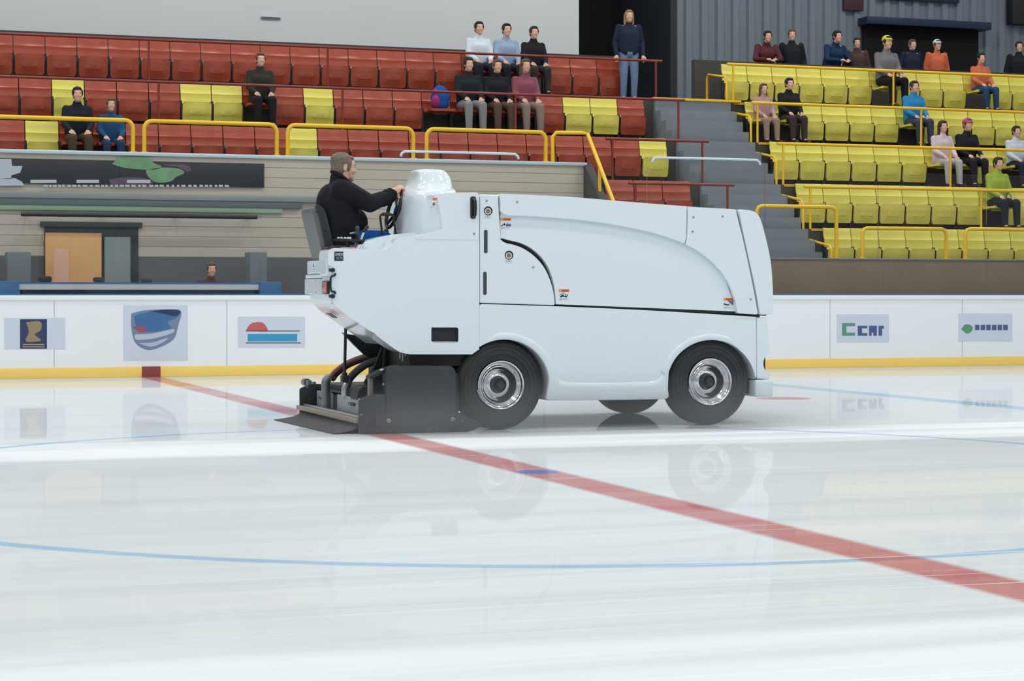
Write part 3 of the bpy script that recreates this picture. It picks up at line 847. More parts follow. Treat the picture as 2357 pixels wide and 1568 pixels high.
for pp in (smooth([(250, 414), (285, 408), (330, 410), (352, 422), (320, 427), (262, 426), (250, 414)]), smooth([(372, 380), (420, 378), (440, 388), (432, 396), (412, 386), (372, 380)])):
    obj('purple_root', flat(pp[:-1], YF - .001), PUR, t, 'purple root picture')
for a_, b_ in ((70, 130), (176, 228), (292, 346)): obj('pale_bar', flat([(a_, 414), (b_, 414), (b_, 421), (a_, 421)], YF - .002), WL_, t)
x = 100
while x < 528:
    w = random.choice((6, 8, 10)); obj('small_letter_bar', flat([(x, 425.5), (x + w, 425.8), (x + w, 430.5), (x, 430.2)], YF - .003), WL_, t); x += w + random.choice((3, 4, 6))
# flat bands put in for what the glass reflects, black pipe
x0, x1, z0, z1 = onY(-300, 436, 780, 460, YW - .1)
t = thing('reflected_band', 'grey reflected band with a pale green lower strip above the bench', 'reflection', ((x0 + x1) / 2, YW, z0))
RGREY = mat('reflected_grey', (138, 146, 146), 0.5, noise=0.1, nscale=1)
bm = nb(); box(bm, x0, x1, YW - .10, YW, z1 - .09, z1, .01); obj('top_band', bm, RGREY, t)
bm = nb(); box(bm, x0, x1 - .6, YW - .08, YW - .0, z1 - .19, z1 - .088, .006); obj('mid_band', bm, mat('reflected_dark', (96, 106, 108), 0.5), t, 'darker grey fascia')
bm = nb(); box(bm, x0, x1 - .9, YW - .06, YW - .0, z1 - .27, z1 - .188, .006); obj('green_strip', bm, mat('pale_green', (148, 178, 146), 0.5), t, 'pale green strip')
x0, x1, z0, z1 = onY(48, 492, 592, 501, 30.7)
t = thing('black_rail', 'long black horizontal pipe rail in front of the beige wall', 'rail', ((x0 + x1) / 2, 30.7, z0))
bm = nb(); tube(bm, [(x0, 30.7, (z0 + z1) / 2), (x1, 30.7, (z0 + z1) / 2)], .034); obj('pipe', bm, BLACKP, t)
for i in range(4):
    xx = x0 + .1 + (x1 - x0 - .2) * i / 3; bm = nb(); cyl(bm, (xx, 30.7, (z0 + z1) / 2), (xx, YW, (z0 + z1) / 2), .016, n=8); obj('wall_bracket', bm, BLACKP, t)
# doorway with a wooden leaf
x0, x1, z0, z1 = onY(102, 522, 318, 770, YW - .02)
bm = nb(); box(bm, x0, x1, YW - .03, YW, 0.0, z1)
d1 = tag(obj('door_1', bm, mat('door_dark', (52, 58, 60), 0.7)), 'dark doorway in the beige wall behind the bench', 'doorway', kind='structure')
bm = nb(); box(bm, x0 - .06, x1 + .06, YW - .06, YW, z1, z1 + .08, .006); obj('door_lintel', bm, mat('door_frame_dark', (66, 72, 70), 0.6), d1)
wood = mat('tan_wood', (222, 170, 112), 0.55, noise=0.14, nscale=2.5)
x0, x1, z0, z1 = onY(106, 535, 236, 770, YW - .2)
t = thing('wooden_door', 'tan wooden door leaf standing open in the dark doorway', 'door leaf', ((x0 + x1) / 2, YW - .2, 0))
bm = nb(); box(bm, x0, x1, YW - .1, YW - .045, 0.0, z1, .006); obj('leaf', bm, wood, t)
bm = nb(); box(bm, x0 + .12, x0 + .35, YW - .106, YW - .098, 0.3, z1 - .25, .002); obj('pink_panel', bm, mat('pink_tan', (226, 178, 150), 0.55), t, 'pinker inset panel')
bm = nb(); tube(bm, [(x1 - .08, YW - .1, 1.25), (x1 - .08, YW - .15, 1.25), (x1 - .2, YW - .15, 1.25)], .012); obj('door_handle', bm, STEEL, t)
x0, x1, z0, z1 = onY(240, 545, 300, 660, YW - .06)
bm = nb(); box(bm, x0, x1, YW - .09, YW - .035, 0.0, z1, .01); tag(obj('grey_panel', bm, mat('pale_grey_green', (130, 142, 142), 0.6)), 'pale grey panel beside the wooden door', 'panel')
# white bench counter with blue ends
x0, x1, z0, z1 = onY(40, 651, 590, 668, 28.75)
t = thing('bench_counter', 'white counter with blue end panels just behind the boards', 'counter', ((x0 + x1) / 2, 28.75, 0))
bm = nb(); box(bm, x0, x1, 28.55, 28.95, z0, z1, .01); obj('top_slab', bm, CAPW, t)
bm = nb(); box(bm, x0 + .05, x1 - .05, 28.62, 28.9, 0, z0); obj('under_frame', bm, mat('counter_dark', (58, 66, 70), 0.6), t, 'dark under frame')
BLU = mat('bench_blue', (64, 122, 172), 0.5)
for xa, xb in ((x0 - .35, x0), (x1, x1 + .32)):
    bm = nb(); box(bm, xa, xb, 28.5, 29.0, 0, z1 + .02, .015); obj('end_panel', bm, BLU, t, 'blue end panel')
bm = nb(); box(bm, x0, x1, 28.53, 28.545, z1 - .012, z1 + .006); obj('edge_strip', bm, BLUEC, t)
for a_, b_, h_ in ((88, 118, 636), (215, 240, 638), (322, 350, 642)):
    xa, xb, za, zb = onY(a_, h_, b_, 652, 28.75)
    bm = nb(); box(bm, xa, xb, 28.65, 28.85, z1, zb + .0, .03); tag(obj('equipment_bag', bm, BLACKP), 'small black bag on the white counter, %s from the photo left edge' % {88: 'first', 215: 'second', 322: 'third'}[a_], 'bag')
for a_, b_ in ((15, 70), (572, 612)):
    xa, xb, za, zb = onY(a_, 580, b_, 648, 30.2)
    bm = nb(); box(bm, xa, xb, 30.1, 30.5, 0, zb, .02); tag(obj('locker', bm, mat('locker_grey', (104, 116, 122), 0.5)), 'grey upright cabinet %s the doorway against the plinth' % ('left of' if a_ < 100 else 'well right of'), 'cabinet')
person('person with brown hair in a dark red top sitting behind the white counter', (at(485, 640, 29.6).x, 29.6, 0.42), -PI / 2, 'sit', (84, 52, 50), (40, 40, 46), 'brown', 0.92)
bm = nb(); box(bm, at(400, 640, 29.65).x, at(570, 640, 29.65).x, 29.5, 29.9, 0, 0.83, .02); tag(obj('players_bench', bm, CONCD), 'dark bench block the person behind the counter sits on', 'bench')

# ---- adverts on the boards
LAV = mat('sheet_lavender', (208, 216, 230), 0.4)
YS = YB - .001
def sign(label, rect, shapes):
    a, b = at(rect[0], rect[1], YS), at(rect[2], rect[3], YS)
    t = thing('board_advert', label, 'advert', ((a.x + b.x) / 2, YS, b.z))
    bm = nb(); extrude(bm, prof([(rect[0], rect[1]), (rect[2], rect[1]), (rect[2], rect[3]), (rect[0], rect[3])], YS), YS - .003, YS); obj('backing_sheet', bm, LAV, t)
    for i, (nm, pp, c) in enumerate(shapes):
        bm = nb(); extrude(bm, prof(pp, YS), YS - .0035 - .0006 * (i + 1), YS - .003); obj(nm, bm, mat('ad_%02x%02x%02x' % c, c, .4), t)
R = lambda a, b, c, d: [(a, b), (c, b), (c, d), (a, d)]
sign('small navy and gold emblem advert on the white boards', (10, 732, 150, 804), [('emblem_block', R(46, 735, 108, 803), (44, 58, 98)), ('gold_mark', smooth([(60, 742), (92, 740), (94, 760), (80, 770), (94, 784), (60, 786), (66, 764), (60, 742)])[:-1], (150, 132, 100)), ('gold_line', R(52, 792, 102, 794.5), (176, 156, 110)), ('gold_line', R(52, 797.5, 102, 800), (176, 156, 110))])
sign('blue and grey team badge advert with a red spot on the boards', (284, 703, 432, 830), [
    ('badge_shield', smooth([(302, 722), (330, 715), (380, 712), (416, 716), (410, 750), (400, 780), (372, 798), (340, 806), (312, 790), (302, 755), (302, 722)])[:-1], (118, 134, 162)),
    ('blue_crest', smooth([(308, 728), (350, 716), (412, 714), (408, 730), (386, 742), (392, 756), (350, 764), (318, 758), (308, 728)])[:-1], (58, 110, 160)),
    ('dark_brow', smooth([(345, 717), (380, 713), (414, 716), (404, 728), (372, 722), (345, 717)])[:-1], (38, 56, 92)),
    ('red_mark', smooth([(306, 752), (326, 750), (338, 758), (322, 766), (306, 752)])[:-1], (150, 84, 96)),
    ('pale_stripe', smooth([(310, 770), (350, 768), (398, 758), (394, 768), (350, 780), (314, 782), (310, 770)])[:-1], (186, 196, 214)),
    ('pale_stripe', smooth([(318, 790), (352, 788), (386, 778), (372, 790), (346, 798), (318, 790)])[:-1], (178, 190, 210))])
sign('advert with a red house shape over a bright blue bar on the boards', (548, 729, 702, 800), [('red_roof', smooth([(566, 762), (574, 748), (588, 742), (606, 744), (616, 762), (590, 763), (566, 762)])[:-1], (196, 96, 96)), ('dark_line', R(566, 761.2, 690, 763), (60, 66, 84)), ('blue_bar', R(570, 769, 684, 786), (52, 152, 196)), ('dark_line', R(566, 788.5, 692, 790.5), (60, 66, 84))])
sign('green and navy lettered advert on the boards, nearer the machine', (1926, 724, 2046, 788), [
    ('green_letter', [(1938, 744), (1968, 744), (1968, 751), (1948, 751), (1948, 766), (1968, 766), (1968, 773), (1938, 773)], (92, 152, 128)),
    ('navy_letter', [(1974, 750), (1996, 750), (1996, 756), (1984, 756), (1984, 767), (1996, 767), (1996, 773), (1974, 773)], (74, 92, 140)),
    ('navy_letter', [(2000, 750), (2018, 750), (2018, 773), (2010, 773), (2010, 766), (2006, 766), (2006, 773), (2000, 773)], (74, 92, 140)),
    ('navy_letter', [(2022, 750), (2034, 750), (2034, 757), (2030, 757), (2030, 773), (2022, 773)], (74, 92, 140))])
sign('narrow green and navy lettered advert on the boards at the right', (2206, 722, 2330, 786), [
    ('green_leaf_mark', smooth([(2212, 758), (2222, 747), (2236, 750), (2238, 760), (2226, 768), (2212, 758)])[:-1], (92, 150, 120)),
    ] + [('navy_letter', R(2244 + i * 13, 748, 2254 + i * 13, 760), (70, 96, 136)) for i in range(6)])
# ================================================================ ICE RESURFACER
YN, YP = 16.0, 18.05           # near and far flanks
WB = at(1155, 888, YN)         # rear hub
Z = thing('ice_resurfacer', 'white electric ice resurfacing machine with black conditioner driving on the rink', 'ice resurfacer', (at(1400, 900, YN).x, 17.0, 0))
def ex(name, pts, y0, y1, m, parent=None, bev=.02, label=None, Yref=None, seg=3, far_bev=True):
    bm = nb(); extrude(bm, prof(pts, Yref if Yref else y0), y0, y1, bev, seg, far_bev)
    return weighted(obj(name, bm, m, parent or Z, label))
def both(name, pts, y0, y1, m, parent=None, bev=.02, label=None):
    """near part and its mirror on the far flank"""
    a = ex(name, pts, y0, y1, m, parent, bev, label)
    bm = nb(); extrude(bm, prof(pts, y0), YN + YP - y1, YN + YP - y0, bev)
    obj(name, bm, m, parent or Z, label); return a
def screw(x, y, Y, r=.010, parent=None, m=None):
    p = at(x, y, Y)
    bm = nb(); lathe(bm, [(r, 0.0), (r, -.004), (r * .6, -.008), (.001, -.008)], p, 14)
    bmesh.ops.translate(bm, verts=bm.verts[:], vec=(0, 0, 0))
    return obj('screw', bm, m or STEEL, parent or Z)

# --- rear flank pod with the arm ledge
ledge = [(757, 584), (759, 577), (764, 574)] + smooth([(770, 573), (820, 575), (862, 578), (882, 578), (894, 575), (903, 568), (908, 558), (914, 550), (922, 547)], 4) + [(940, 545), (957, 541), (957, 552.2), (1101.3, 554), (1101.3, 803), (1086, 814)]
low = smooth([(1070, 814), (960, 814), (938, 813), (922, 809), (908, 801), (893, 790)], 4)
tail = smooth([(868, 771), (830, 745), (795, 721), (774, 702), (767, 693), (765, 684), (764, 660), (763, 612)], 4)
bm = nb(); pod = prof(ledge + low + tail + [(757, 608)], YN)
def cut_panel(name, outer, hole, y0, y1, m, parent, bev):
    """flank panel with a window through it"""
    bm = nb()
    fr = []
    for yy in (y0, y1):
        o_ = [bm.verts.new((x, yy, z)) for x, z in outer]; h_ = [bm.verts.new((x, yy, z)) for x, z in hole]
        es = [bm.edges.new((o_[i], o_[(i + 1) % len(o_)])) for i in range(len(o_))] + [bm.edges.new((h_[i], h_[(i + 1) % len(h_)])) for i in range(len(h_))]
        r = bmesh.ops.triangle_fill(bm, use_beauty=True, use_dissolve=True, edges=es)
        fr.append((o_, h_))
    for ring in (0, 1):
        a, b = fr[0][ring], fr[1][ring]
        for i in range(len(a)): bm.faces.new((a[i], b[i], b[(i + 1) % len(a)], a[(i + 1) % len(a)]))
    if bev:
        rim = [e for e in bm.edges if len(e.link_faces) == 2 and all(abs(v.co.y - y0) < 1e-5 for v in e.verts) and any(abs(f.normal.y) < .5 or f.calc_center_median().y > y0 + 1e-4 for f in e.link_faces)]
        bm.normal_update()
        bmesh.ops.bevel(bm, geom=rim, offset=bev, segments=2, profile=.5, affect='EDGES', clamp_overlap=True)
    return weighted(obj(name, bm, m, parent, None))
def dedup(q):
    out = []
    for p in q:
        if not out or abs(p[0] - out[-1][0]) + abs(p[1] - out[-1][1]) > 2e-3: out.append(p)
    if abs(out[0][0] - out[-1][0]) + abs(out[0][1] - out[-1][1]) < 2e-3: out.pop()
    return out
win = prof(rr_px(991, 752, 1057, 790.5, 7), YN)
cut_panel('side_panel', dedup(pod), dedup(win), YN, YN + .34, WHITE, Z, .014)
ex('window_recess', rr_px(989, 750, 1059, 792.5, 7), YN + .035, YN + .06, mat('recess_black', (30, 34, 40), .6), None, 0)
for xa, xb, yy in ((995, 1053, 788.5),):
    bm = nb(); p, q = at(xa, yy, YN), at(xb, yy, YN); cyl(bm, (p.x, YN + .03, p.z), (q.x, YN + .03, q.z), .010, n=10); obj('window_strip', bm, STEEL, Z, 'bright strip along the lower window edge')
# far flank twin
far = prof([(1000, 600), (1004, 562), (1012, 554), (1102, 554), (1102, 803), (1086, 814), (1040, 814), (1016, 811), (1003, 801), (1000, 780)], YN)
bm = nb(); extrude(bm, far, YP - .34, YP, .014); obj('side_panel', bm, WHITE, Z)
# rear tower and slanted rear panel on the near half
ex('rear_panel', [(767, 634)] + [(767, 660), (768, 684)] + [(770, 693), (777, 702), (797, 721), (831, 745), (868, 771), (900, 795), (990, 800), (990, 612), (770, 612)], YN + .34, YN + .84, WHITE, None, .012, Yref=YN)
xr = at(765, 650, YN).x
def rbox(name, x0, x1, y0, y1, z0, z1, m, bev=.012, label=None, parent=None):
    bm = nb(); box(bm, x0, x1, y0, y1, z0, z1, bev); return weighted(obj(name, bm, m, parent or Z, label))
zz = lambda y: at(740, y, YN + .5).z
rbox('rear_box', xr - .02, xr + .55, YN + .32, YN + .82, zz(631), zz(600), WHITE, .014)
rbox('rear_cover', xr - .03, xr + .4, YN + .30, YN + .84, zz(641), zz(632), WHITE, .01)
rc = rbox('rivet_plate', xr - .035, xr + .3, YN + .33, YN + .84, zz(678), zz(642), mat('gelcoat_grey', (214, 222, 226), .25, coat=.3), .006)
for yy, zq in ((.42, 646), (.42, 674), (.72, 646), (.72, 674)):
    bm = nb(); cyl(bm, (xr - .035, YN + yy, zz(zq)), (xr - .041, YN + yy, zz(zq)), .006, n=8); obj('rivet', bm, STEEL, rc)
# step and block at the near corner
rbox('corner_step', xr - .035, xr + .06, YN + .06, YN + .30, at(757, 636, YN).z, at(757, 592, YN).z, WHITE, .02)
rbox('corner_post', xr - .01, xr + .1, YN + .02, YN + .3, at(757, 700, YN).z, at(757, 636, YN).z, WHITE, .02)
# decal with the L-shaped mark
def qx(name, x, y0, y1, z0, z1, m, parent, lab=None, th=.002):
    bm = nb(); box(bm, x - th, x, y0, y1, z0, z1); return obj(name, bm, m, parent, lab)
d = qx('decal', xr - .0205, YN + .50, YN + .62, zz(629), zz(605), DECALW, Z, 'small white decal with a blue L mark')
BLUEI = mat('ink_blue', (52, 78, 128), .5)
qx('decal_mark', xr - .0225, YN + .555, YN + .575, zz(613), zz(606), BLUEI, d); qx('decal_mark', xr - .0227, YN + .53, YN + .575, zz(615), zz(613), BLUEI, d)
qx('decal_line', xr - .0225, YN + .52, YN + .60, zz(621), zz(619.5), INKG, d); qx('decal_line', xr - .0225, YN + .53, YN + .59, zz(626), zz(624), INKL, d)
# tail light, bracket, latches
zl = lambda y: at(757, y, YN).z
bm = nb(); box(bm, xr - .030, xr - .004, YN + .05, YN + .24, zl(677), zl(646), .012, 3); tl = obj('tail_light', bm, BLACKP, Z, 'black framed tail light')
bm = nb(); box(bm, xr - .036, xr - .026, YN + .07, YN + .22, zl(674), zl(649), .005); obj('lens', bm, REDLENS, tl, 'dull red lens')
bm = nb(); pts = [at(771, 629, YN), at(770, 634, YN), at(764, 635.5, YN), at(760.5, 640, YN), at(760.5, 666, YN), at(764, 671, YN), at(770, 672, YN), at(771, 677, YN)]
pts = [Vector((p.x, YN - .012, p.z)) for p in pts]; tube(bm, smooth([tuple(p) for p in pts], 3), .0085, 8); obj('grab_bracket', bm, BLACKP, Z, 'black bent grab bracket')
for yy in (622, 682):
    p = at(764, yy, YN); bm = nb(); box(bm, p.x - .022, p.x + .022, YN - .02, YN + .03, p.z - .013, p.z + .013, .004); la = obj('latch', bm, BLACKP, Z)
    bm = nb(); box(bm, p.x - .006, p.x + .008, YN - .026, YN - .018, p.z - .018, p.z + .018, .002); obj('latch_clip', bm, BLACKP, la)
p = atX(777, 728, xr + .02)
bm = nb(); plate(bm, [Vector((q.x, YN + .30, q.z)) + Vector((-.004, 0, -.004)) for q in (at(774, 723, YN), at(782, 723, YN), at(789, 734, YN), at(780, 734, YN))], .0)
bm.free()
bm = nb(); a_, b_ = at(789, 719.5, YN), at(806, 731, YN)
plate(bm, [Vector((a_.x - .006, YN + .40, a_.z - .006)), Vector((a_.x - .006, YN + .55, a_.z - .006)), Vector((b_.x - .006, YN + .55, b_.z - .006)), Vector((b_.x - .006, YN + .40, b_.z - .006))], .006)
bmesh.ops.bevel(bm, geom=bm.edges[:], offset=.002, segments=1, affect='EDGES'); obj('lower_slot_light', bm, BLACKP, Z, 'small dark slot light in the slanted rear panel')

# --- core body behind the flanks
rbox('core_body', at(905, 700, 17).x, at(1105, 700, 17).x, YN + .34, YP - .34, at(900, 792, 17).z, at(900, 606, 17).z, WHITE, .02)
rbox('seat_base', at(722, 640, 16.9).x + .12, at(860, 640, 16.9).x, YN + .62, YN + 1.2, at(760, 640, 16.8).z, at(760, 602, 16.8).z, WHITE, .02)
rbox('footwell_floor', at(830, 620, 17).x, at(960, 620, 17).x, YN + .62, YP - .34, at(900, 612, 17).z, at(900, 604, 17).z, DARK, .004)
# console top between ledge and footwell, its inner scooped wall
con = smooth([(826, 577), (832, 572), (836, 563), (841, 556), (848, 553)], 4) + smooth([(870, 547), (905, 540), (940, 536), (975, 533), (1015, 527)], 4) + [(1020, 575), (1020, 600), (826, 600)]
ex('console', con, YN + .30, YN + .60, WHITE, None, .03, Yref=YN + .3)
con2 = [(826, 577), (880, 577), (905, 566), (918, 549), (1020, 530), (1020, 600), (826, 600)]
ridge = [(905, 551), (920, 547.5), (950, 543.5), (985, 536), (1018, 527), (1022, 531), (1000, 540), (960, 549), (925, 556)]

# --- hood: door block and cowl with dome
hood = [(957, 550.5)] + [(957, 541), (962, 520), (972, 490), (982, 462), (988, 454)] + smooth([(996, 449), (1010, 447), (1042, 444), (1096, 443)], 3) + [(1101, 446), (1103, 452), (1103, 552.5), (961, 551.5)]
hood = [(957, 550.5), (957, 543.5), (985, 537), (1018, 528)] + smooth([(1017, 512), (1014, 490), (1009, 468), (1004, 456)], 3) + hood[6:]
hd = ex('hood_door', hood, YN - .005, YN + .4, WHITE, None, .016, 'white hood door with a black handle')
ex('hood_top', [(1046, 446), (1060, 443.5), (1100, 443.5), (1102, 450), (1102, 556), (1046, 556)], YN + .3, YP, WHITE, None, .02, Yref=YN)
Ym = 16.75
lv = [  # row, left px, right px, near Y, far Y, left corner (rx, ry), right corner r
    (580, 901, 1046, 15.999, 17.30, .31, .50, .03), (540, 904.5, 1046, 15.999, 17.28, .31, .50, .03), (500, 909, 1046, 15.999, 17.26, .30, .50, .03), (475, 912.5, 1046, 16.005, 17.25, .30, .49, .03), (460, 915, 1046, 16.03, 17.24, .30, .48, .05), (452, 916.8, 1045, 16.07, 17.235, .30, .46, .08), (447, 918, 1044, 16.12, 17.23, .30, .44, .1),
    (443, 920, 1043.5, 16.20, 17.22, .31, .42, .12), (439.5, 923.2, 1043, 16.29, 17.20, .28, .38, .14), (436.5, 926.2, 1042.5, 16.37, 17.17, .19, .26, .14), (432, 929.5, 1042, 16.455, 17.14, .14, .18, .15), (425, 932.3, 1041, 16.49, 17.13, .12, .15, .15), (415, 935.3, 1039.5, 16.51, 17.12, .12, .15, .15), (406, 937.8, 1035, 16.525, 17.11, .12, .15, .15), (399.5, 939.6, 1029, 16.54, 17.10, .12, .15, .15),
    (395.2, 941.6, 1023, 16.565, 17.08, .16, .21, .15), (392.3, 945, 1016, 16.60, 17.05, .14, .19, .13), (390.7, 949.5, 1009, 16.65, 17.01, .11, .15, .11), (390, 957, 1001, 16.71, 16.95, .07, .1, .07)]
def ring_px(xl, xr_, y0, y1, z, rx, ry, r, n=10):
    out = []
    k = min(1, .94 * (xr_ - xl) / (rx + r)); rx *= k; rx_r = r * k
    q = min(1, .97 * (y1 - y0) / (2 * ry)); ry *= q; r = min(rx_r, .48 * (y1 - y0))
    for cx, cy, ax_, ay_, a0 in ((xr_ - r, y1 - r, r, r, 0), (xl + rx, y1 - ry, rx, ry, 90), (xl + rx, y0 + ry, rx, ry, 180), (xr_ - r, y0 + r, r, r, 270)):
        for i in range(n + 1):
            a = math.radians(a0 + 90 * i / n); out.append(Vector((cx + ax_ * math.cos(a), cy + ay_ * math.sin(a), z)))
    return out
rings = []
for yy, xl, xr_, y0, y1, rx, ry, r in lv:
    rings.append(ring_px(at(xl, yy, y1 - ry * .75).x, at(xr_, yy, y0 + .12).x, y0, y1, at(980, yy, Ym).z, rx, ry, r))
bm = nb(); loft(bm, rings); obj('dash_cowl', bm, WHITE, Z, 'tall white dash cowl with a rounded dome', 70)
# door handle
bm = nb(); extrude(bm, prof(rr_px(1082.5, 452.5, 1095, 503.5, 4.5), YN - .006), YN - .016, YN + .0, .004); dh = obj('door_handle', bm, BLACKP, hd, 'black recessed pull handle')
p, q = at(1090.5, 459, YN - .016), at(1090.5, 498, YN - .016)
bm = nb(); tube(bm, [(p.x, YN - .016, p.z), (p.x + .004, YN - .042, p.z - .012), (p.x + .004, YN - .046, (p.z + q.z) / 2), (p.x + .004, YN - .042, q.z + .012), (q.x, YN - .016, q.z)], [.012, .013, .014, .013, .012], 10); obj('grip', bm, BLACKP, dh)
for yy in (457, 499): screw(1089, yy, YN - .016, .006, dh)
screw(1091, 538, YN - .005, parent=hd)

# --- hydraulic column panel with ports and slots
TOPZ = 447
col = [(1105, 449), (1108, 447), (1146, 448.5), (1148.5, 451), (1149, 545)] + smooth([(1150, 548), (1156, 555), (1166, 560), (1180, 563), (1200, 570), (1220, 582), (1240, 600), (1256, 622), (1267, 648), (1274, 676), (1276.5, 702)], 4) + [(1274, 703), (1106, 697.5), (1104.5, 695)]
cp = ex('column_panel', col, YN, YN + .26, WHITE, None, .012)
bm = nb(); extrude(bm, prof([(1105, 449), (1150, 449), (1150, 540), (1276, 702), (1105, 697)], YN), YP - .26, YP, .012); obj('column_panel', bm, WHITE, Z)
ex('body_core_dark', [(1104, 452), (1152, 452), (1500, 478), (1690, 490), (1742, 715), (1300, 703), (1104, 697)], YN + .07, YP - .07, DARK, None, 0)
for cx, cy, r in ((1123.5, 485.5, 10), (1171.5, 587.5, 10)):
    p = at(cx, cy, YN); R0 = r / 268.6
    bm = nb(); lathe(bm, [(R0 * 1.02, -.003), (R0 * .70, -.004), (R0 * .70, .0)], p, 28); pr = obj('port_ring', bm, BLACKP, cp, 'black recess around the filler tube')
    p2 = p + Vector((-.004, -.006, -.004))
    bm = nb(); lathe(bm, [(R0 * .52, -.003), (R0 * .74, -.006), (R0 * .74, .0), (R0 * .70, .0)], p2, 28)
    lathe(bm, [(R0 * .52, -.003), (R0 * .50, .0)], p2, 28); obj('filler_tube', bm, CREAM, pr, 'cream filler tube')
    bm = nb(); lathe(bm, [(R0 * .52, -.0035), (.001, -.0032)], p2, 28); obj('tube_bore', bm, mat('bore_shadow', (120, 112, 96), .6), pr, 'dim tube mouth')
    a_ = at(cx - 10, cy + 11.5, YN); bm = nb(); extrude(bm, prof([(cx - 10, cy + 11.5), (cx + 9, cy + 11.5), (cx + 9, cy + 17), (cx - 10, cy + 17)], YN), YN - .003, YN); de = obj('port_decal', bm, DECALW, cp)
    for dx in (-6, -1, 4):
        bm = nb(); extrude(bm, prof([(cx + dx - 1, cy + 12.7), (cx + dx + 1.2, cy + 12.7), (cx + dx + 1.2, cy + 15.6), (cx + dx - 1, cy + 15.6)], YN), YN - .0042, YN - .003); obj('decal_mark', bm, INKL if dx != -1 else INKG, de)
SLOT = mat('slot_dark', (62, 68, 74), .35)
for x0, x1, y0, y1 in ((1114, 1122, 529, 583), (1112, 1120, 625.5, 679)):
    bm = nb(); extrude(bm, prof(rr_px(x0, y0, x1, y1, 3.9), YN), YN - .0035, YN, .0); obj('sight_slot', bm, SLOT, cp, 'dark upright sight slot')
screw(1120, 462, YN, parent=cp); screw(1227, 615, YN, parent=cp)

# --- snow tank
tank = smooth([(1152, 549), (1160, 549.5), (1172, 553), (1200, 560), (1225, 573), (1248, 594), (1264, 620), (1275, 655), (1280, 701)], 5) + [(1281, 700)] + [(1696, 717.5)] + [(1640, 560), (1570, 500), (1250, 470), (1154, 470), (1152, 480)]
tk = ex('snow_tank', tank, YN + .02, YP - .02, WHITE, None, .012)
lid_low = smooth([(1578, 561), (1545, 549), (1500, 535), (1440, 522), (1380, 512), (1310, 504), (1240, 498.5), (1175, 495.5), (1162, 494)], 4)
lid = [(1151, 450), (1153, 446.5), (1156, 446)] + smooth([(1158, 446), (1300, 452.5), (1440, 464), (1581, 475)], 4) + smooth([(1580.5, 500), (1579.5, 540), (1578, 552), (1575, 561)], 3) + lid_low[1:] + [(1156, 491), (1152, 485)]
ld = ex('tank_lid', lid, YN - .02, YP + .02, WHITE, tk, .022)
fen = [(1583, 475.5)] + [(1640, 479), (1690, 481.5), (1694, 484)] + smooth([(1700, 510), (1712, 560), (1724, 615), (1735, 670), (1743, 716), (1744, 722)], 4) + [(1741, 724), (1699, 721.5), (1697, 718)] + smooth([(1693, 695), (1682, 662), (1665, 632), (1643, 607), (1618, 586), (1597, 572), (1578, 562.5)], 4) + smooth([(1580.5, 552), (1582, 535), (1583, 500)], 3)
fe = ex('front_fender', fen, YN - .02, YP + .02, WHITE, tk, .016)
for x, y in ((1190, 465),): screw(x, y, YN - .02, parent=ld)
for x, y in ((1596, 500), (1663, 498), (1594, 533), (1728, 689)): screw(x, y, YN - .02, parent=fe)
cap = [(1700, 483.5), (1703, 482)] + smooth([(1710, 482.5), (1725, 484), (1737, 488), (1747, 498), (1753, 512), (1762, 545), (1771, 585), (1776, 620), (1779, 670), (1780.5, 716)], 4) + [(1780, 721), (1776, 724), (1752, 725), (1748.5, 722)] + smooth([(1747, 710), (1738, 660), (1726, 605), (1713, 545), (1703, 497)], 4)
fc = ex('front_cap', cap, YN - .015, YP + .015, WHITE, tk, .018)
sl = ex('front_seam', [(1694, 486), (1702, 486), (1716, 545), (1729, 605), (1741, 660), (1749, 716), (1744, 718), (1734, 662), (1722, 608), (1709, 547)], YN + .025, YP - .025, mat('seam_dark', (58, 64, 68), .5), tk, 0)
for pp in ([(1711.5, 543), (1716, 543), (1717.5, 551), (1713, 551)], [(1716, 565), (1721, 565), (1722.5, 572), (1717.5, 572)]):
    ex('seam_clip', pp, YN - .004, YN + .03, WHITE, sl, .003)
ex('tank_gap', [(1280, 697), (1282, 703), (1760, 727), (1765, 727), (1760, 722), (1700, 715)], YN + .03, YP - .03, mat('gap_black', (22, 28, 34), .5), tk, 0)

# --- lower hull
ra = arc(1160, 886, 103.5, 124, -14, 26, 104)
fa = arc(1637, 884, 102.5, 192, 8, 30, 101)
hull = [(1105, 702), (1108, 700)] + smooth([(1112, 700), (1300, 706), (1500, 715), (1720, 728)], 4) + [(1740, 730), (1741, 866), (1737, 872)] + fa[::-1] + [(1538, 914), (1533, 918.5)] + smooth([(1530, 919), (1400, 921), (1264, 922)], 3) + [(1259, 920), (1257, 914)] + ra[::-1] + [(1103.5, 806), (1103.5, 706)]
lh = ex('lower_hull', hull, YN, YN + .30, WHITE, None, .014)
bm = nb(); extrude(bm, prof(hull, YN), YP - .30, YP, .014); obj('lower_hull', bm, WHITE, Z)
nose = [(1742, 730.5), (1764, 732), (1766, 736), (1769, 780), (1771, 811)] + [(1766, 813), (1759, 820), (1755, 829), (1754, 839), (1756, 849), (1761, 857), (1768, 861)] + [(1773, 862), (1773, 869), (1770, 872), (1744, 872), (1742.5, 868)]
ns = ex('nose_panel', nose, YN, YP, WHITE, None, .012)
ex('headlight', [(1757, 818), (1762.5, 818), (1762.5, 857), (1758, 854), (1755.5, 846), (1755, 832)], YN + .03, YN + .4, mat('headlight_dark', (36, 40, 44), .2), ns, .01, 'dark headlight in the nose cutout')
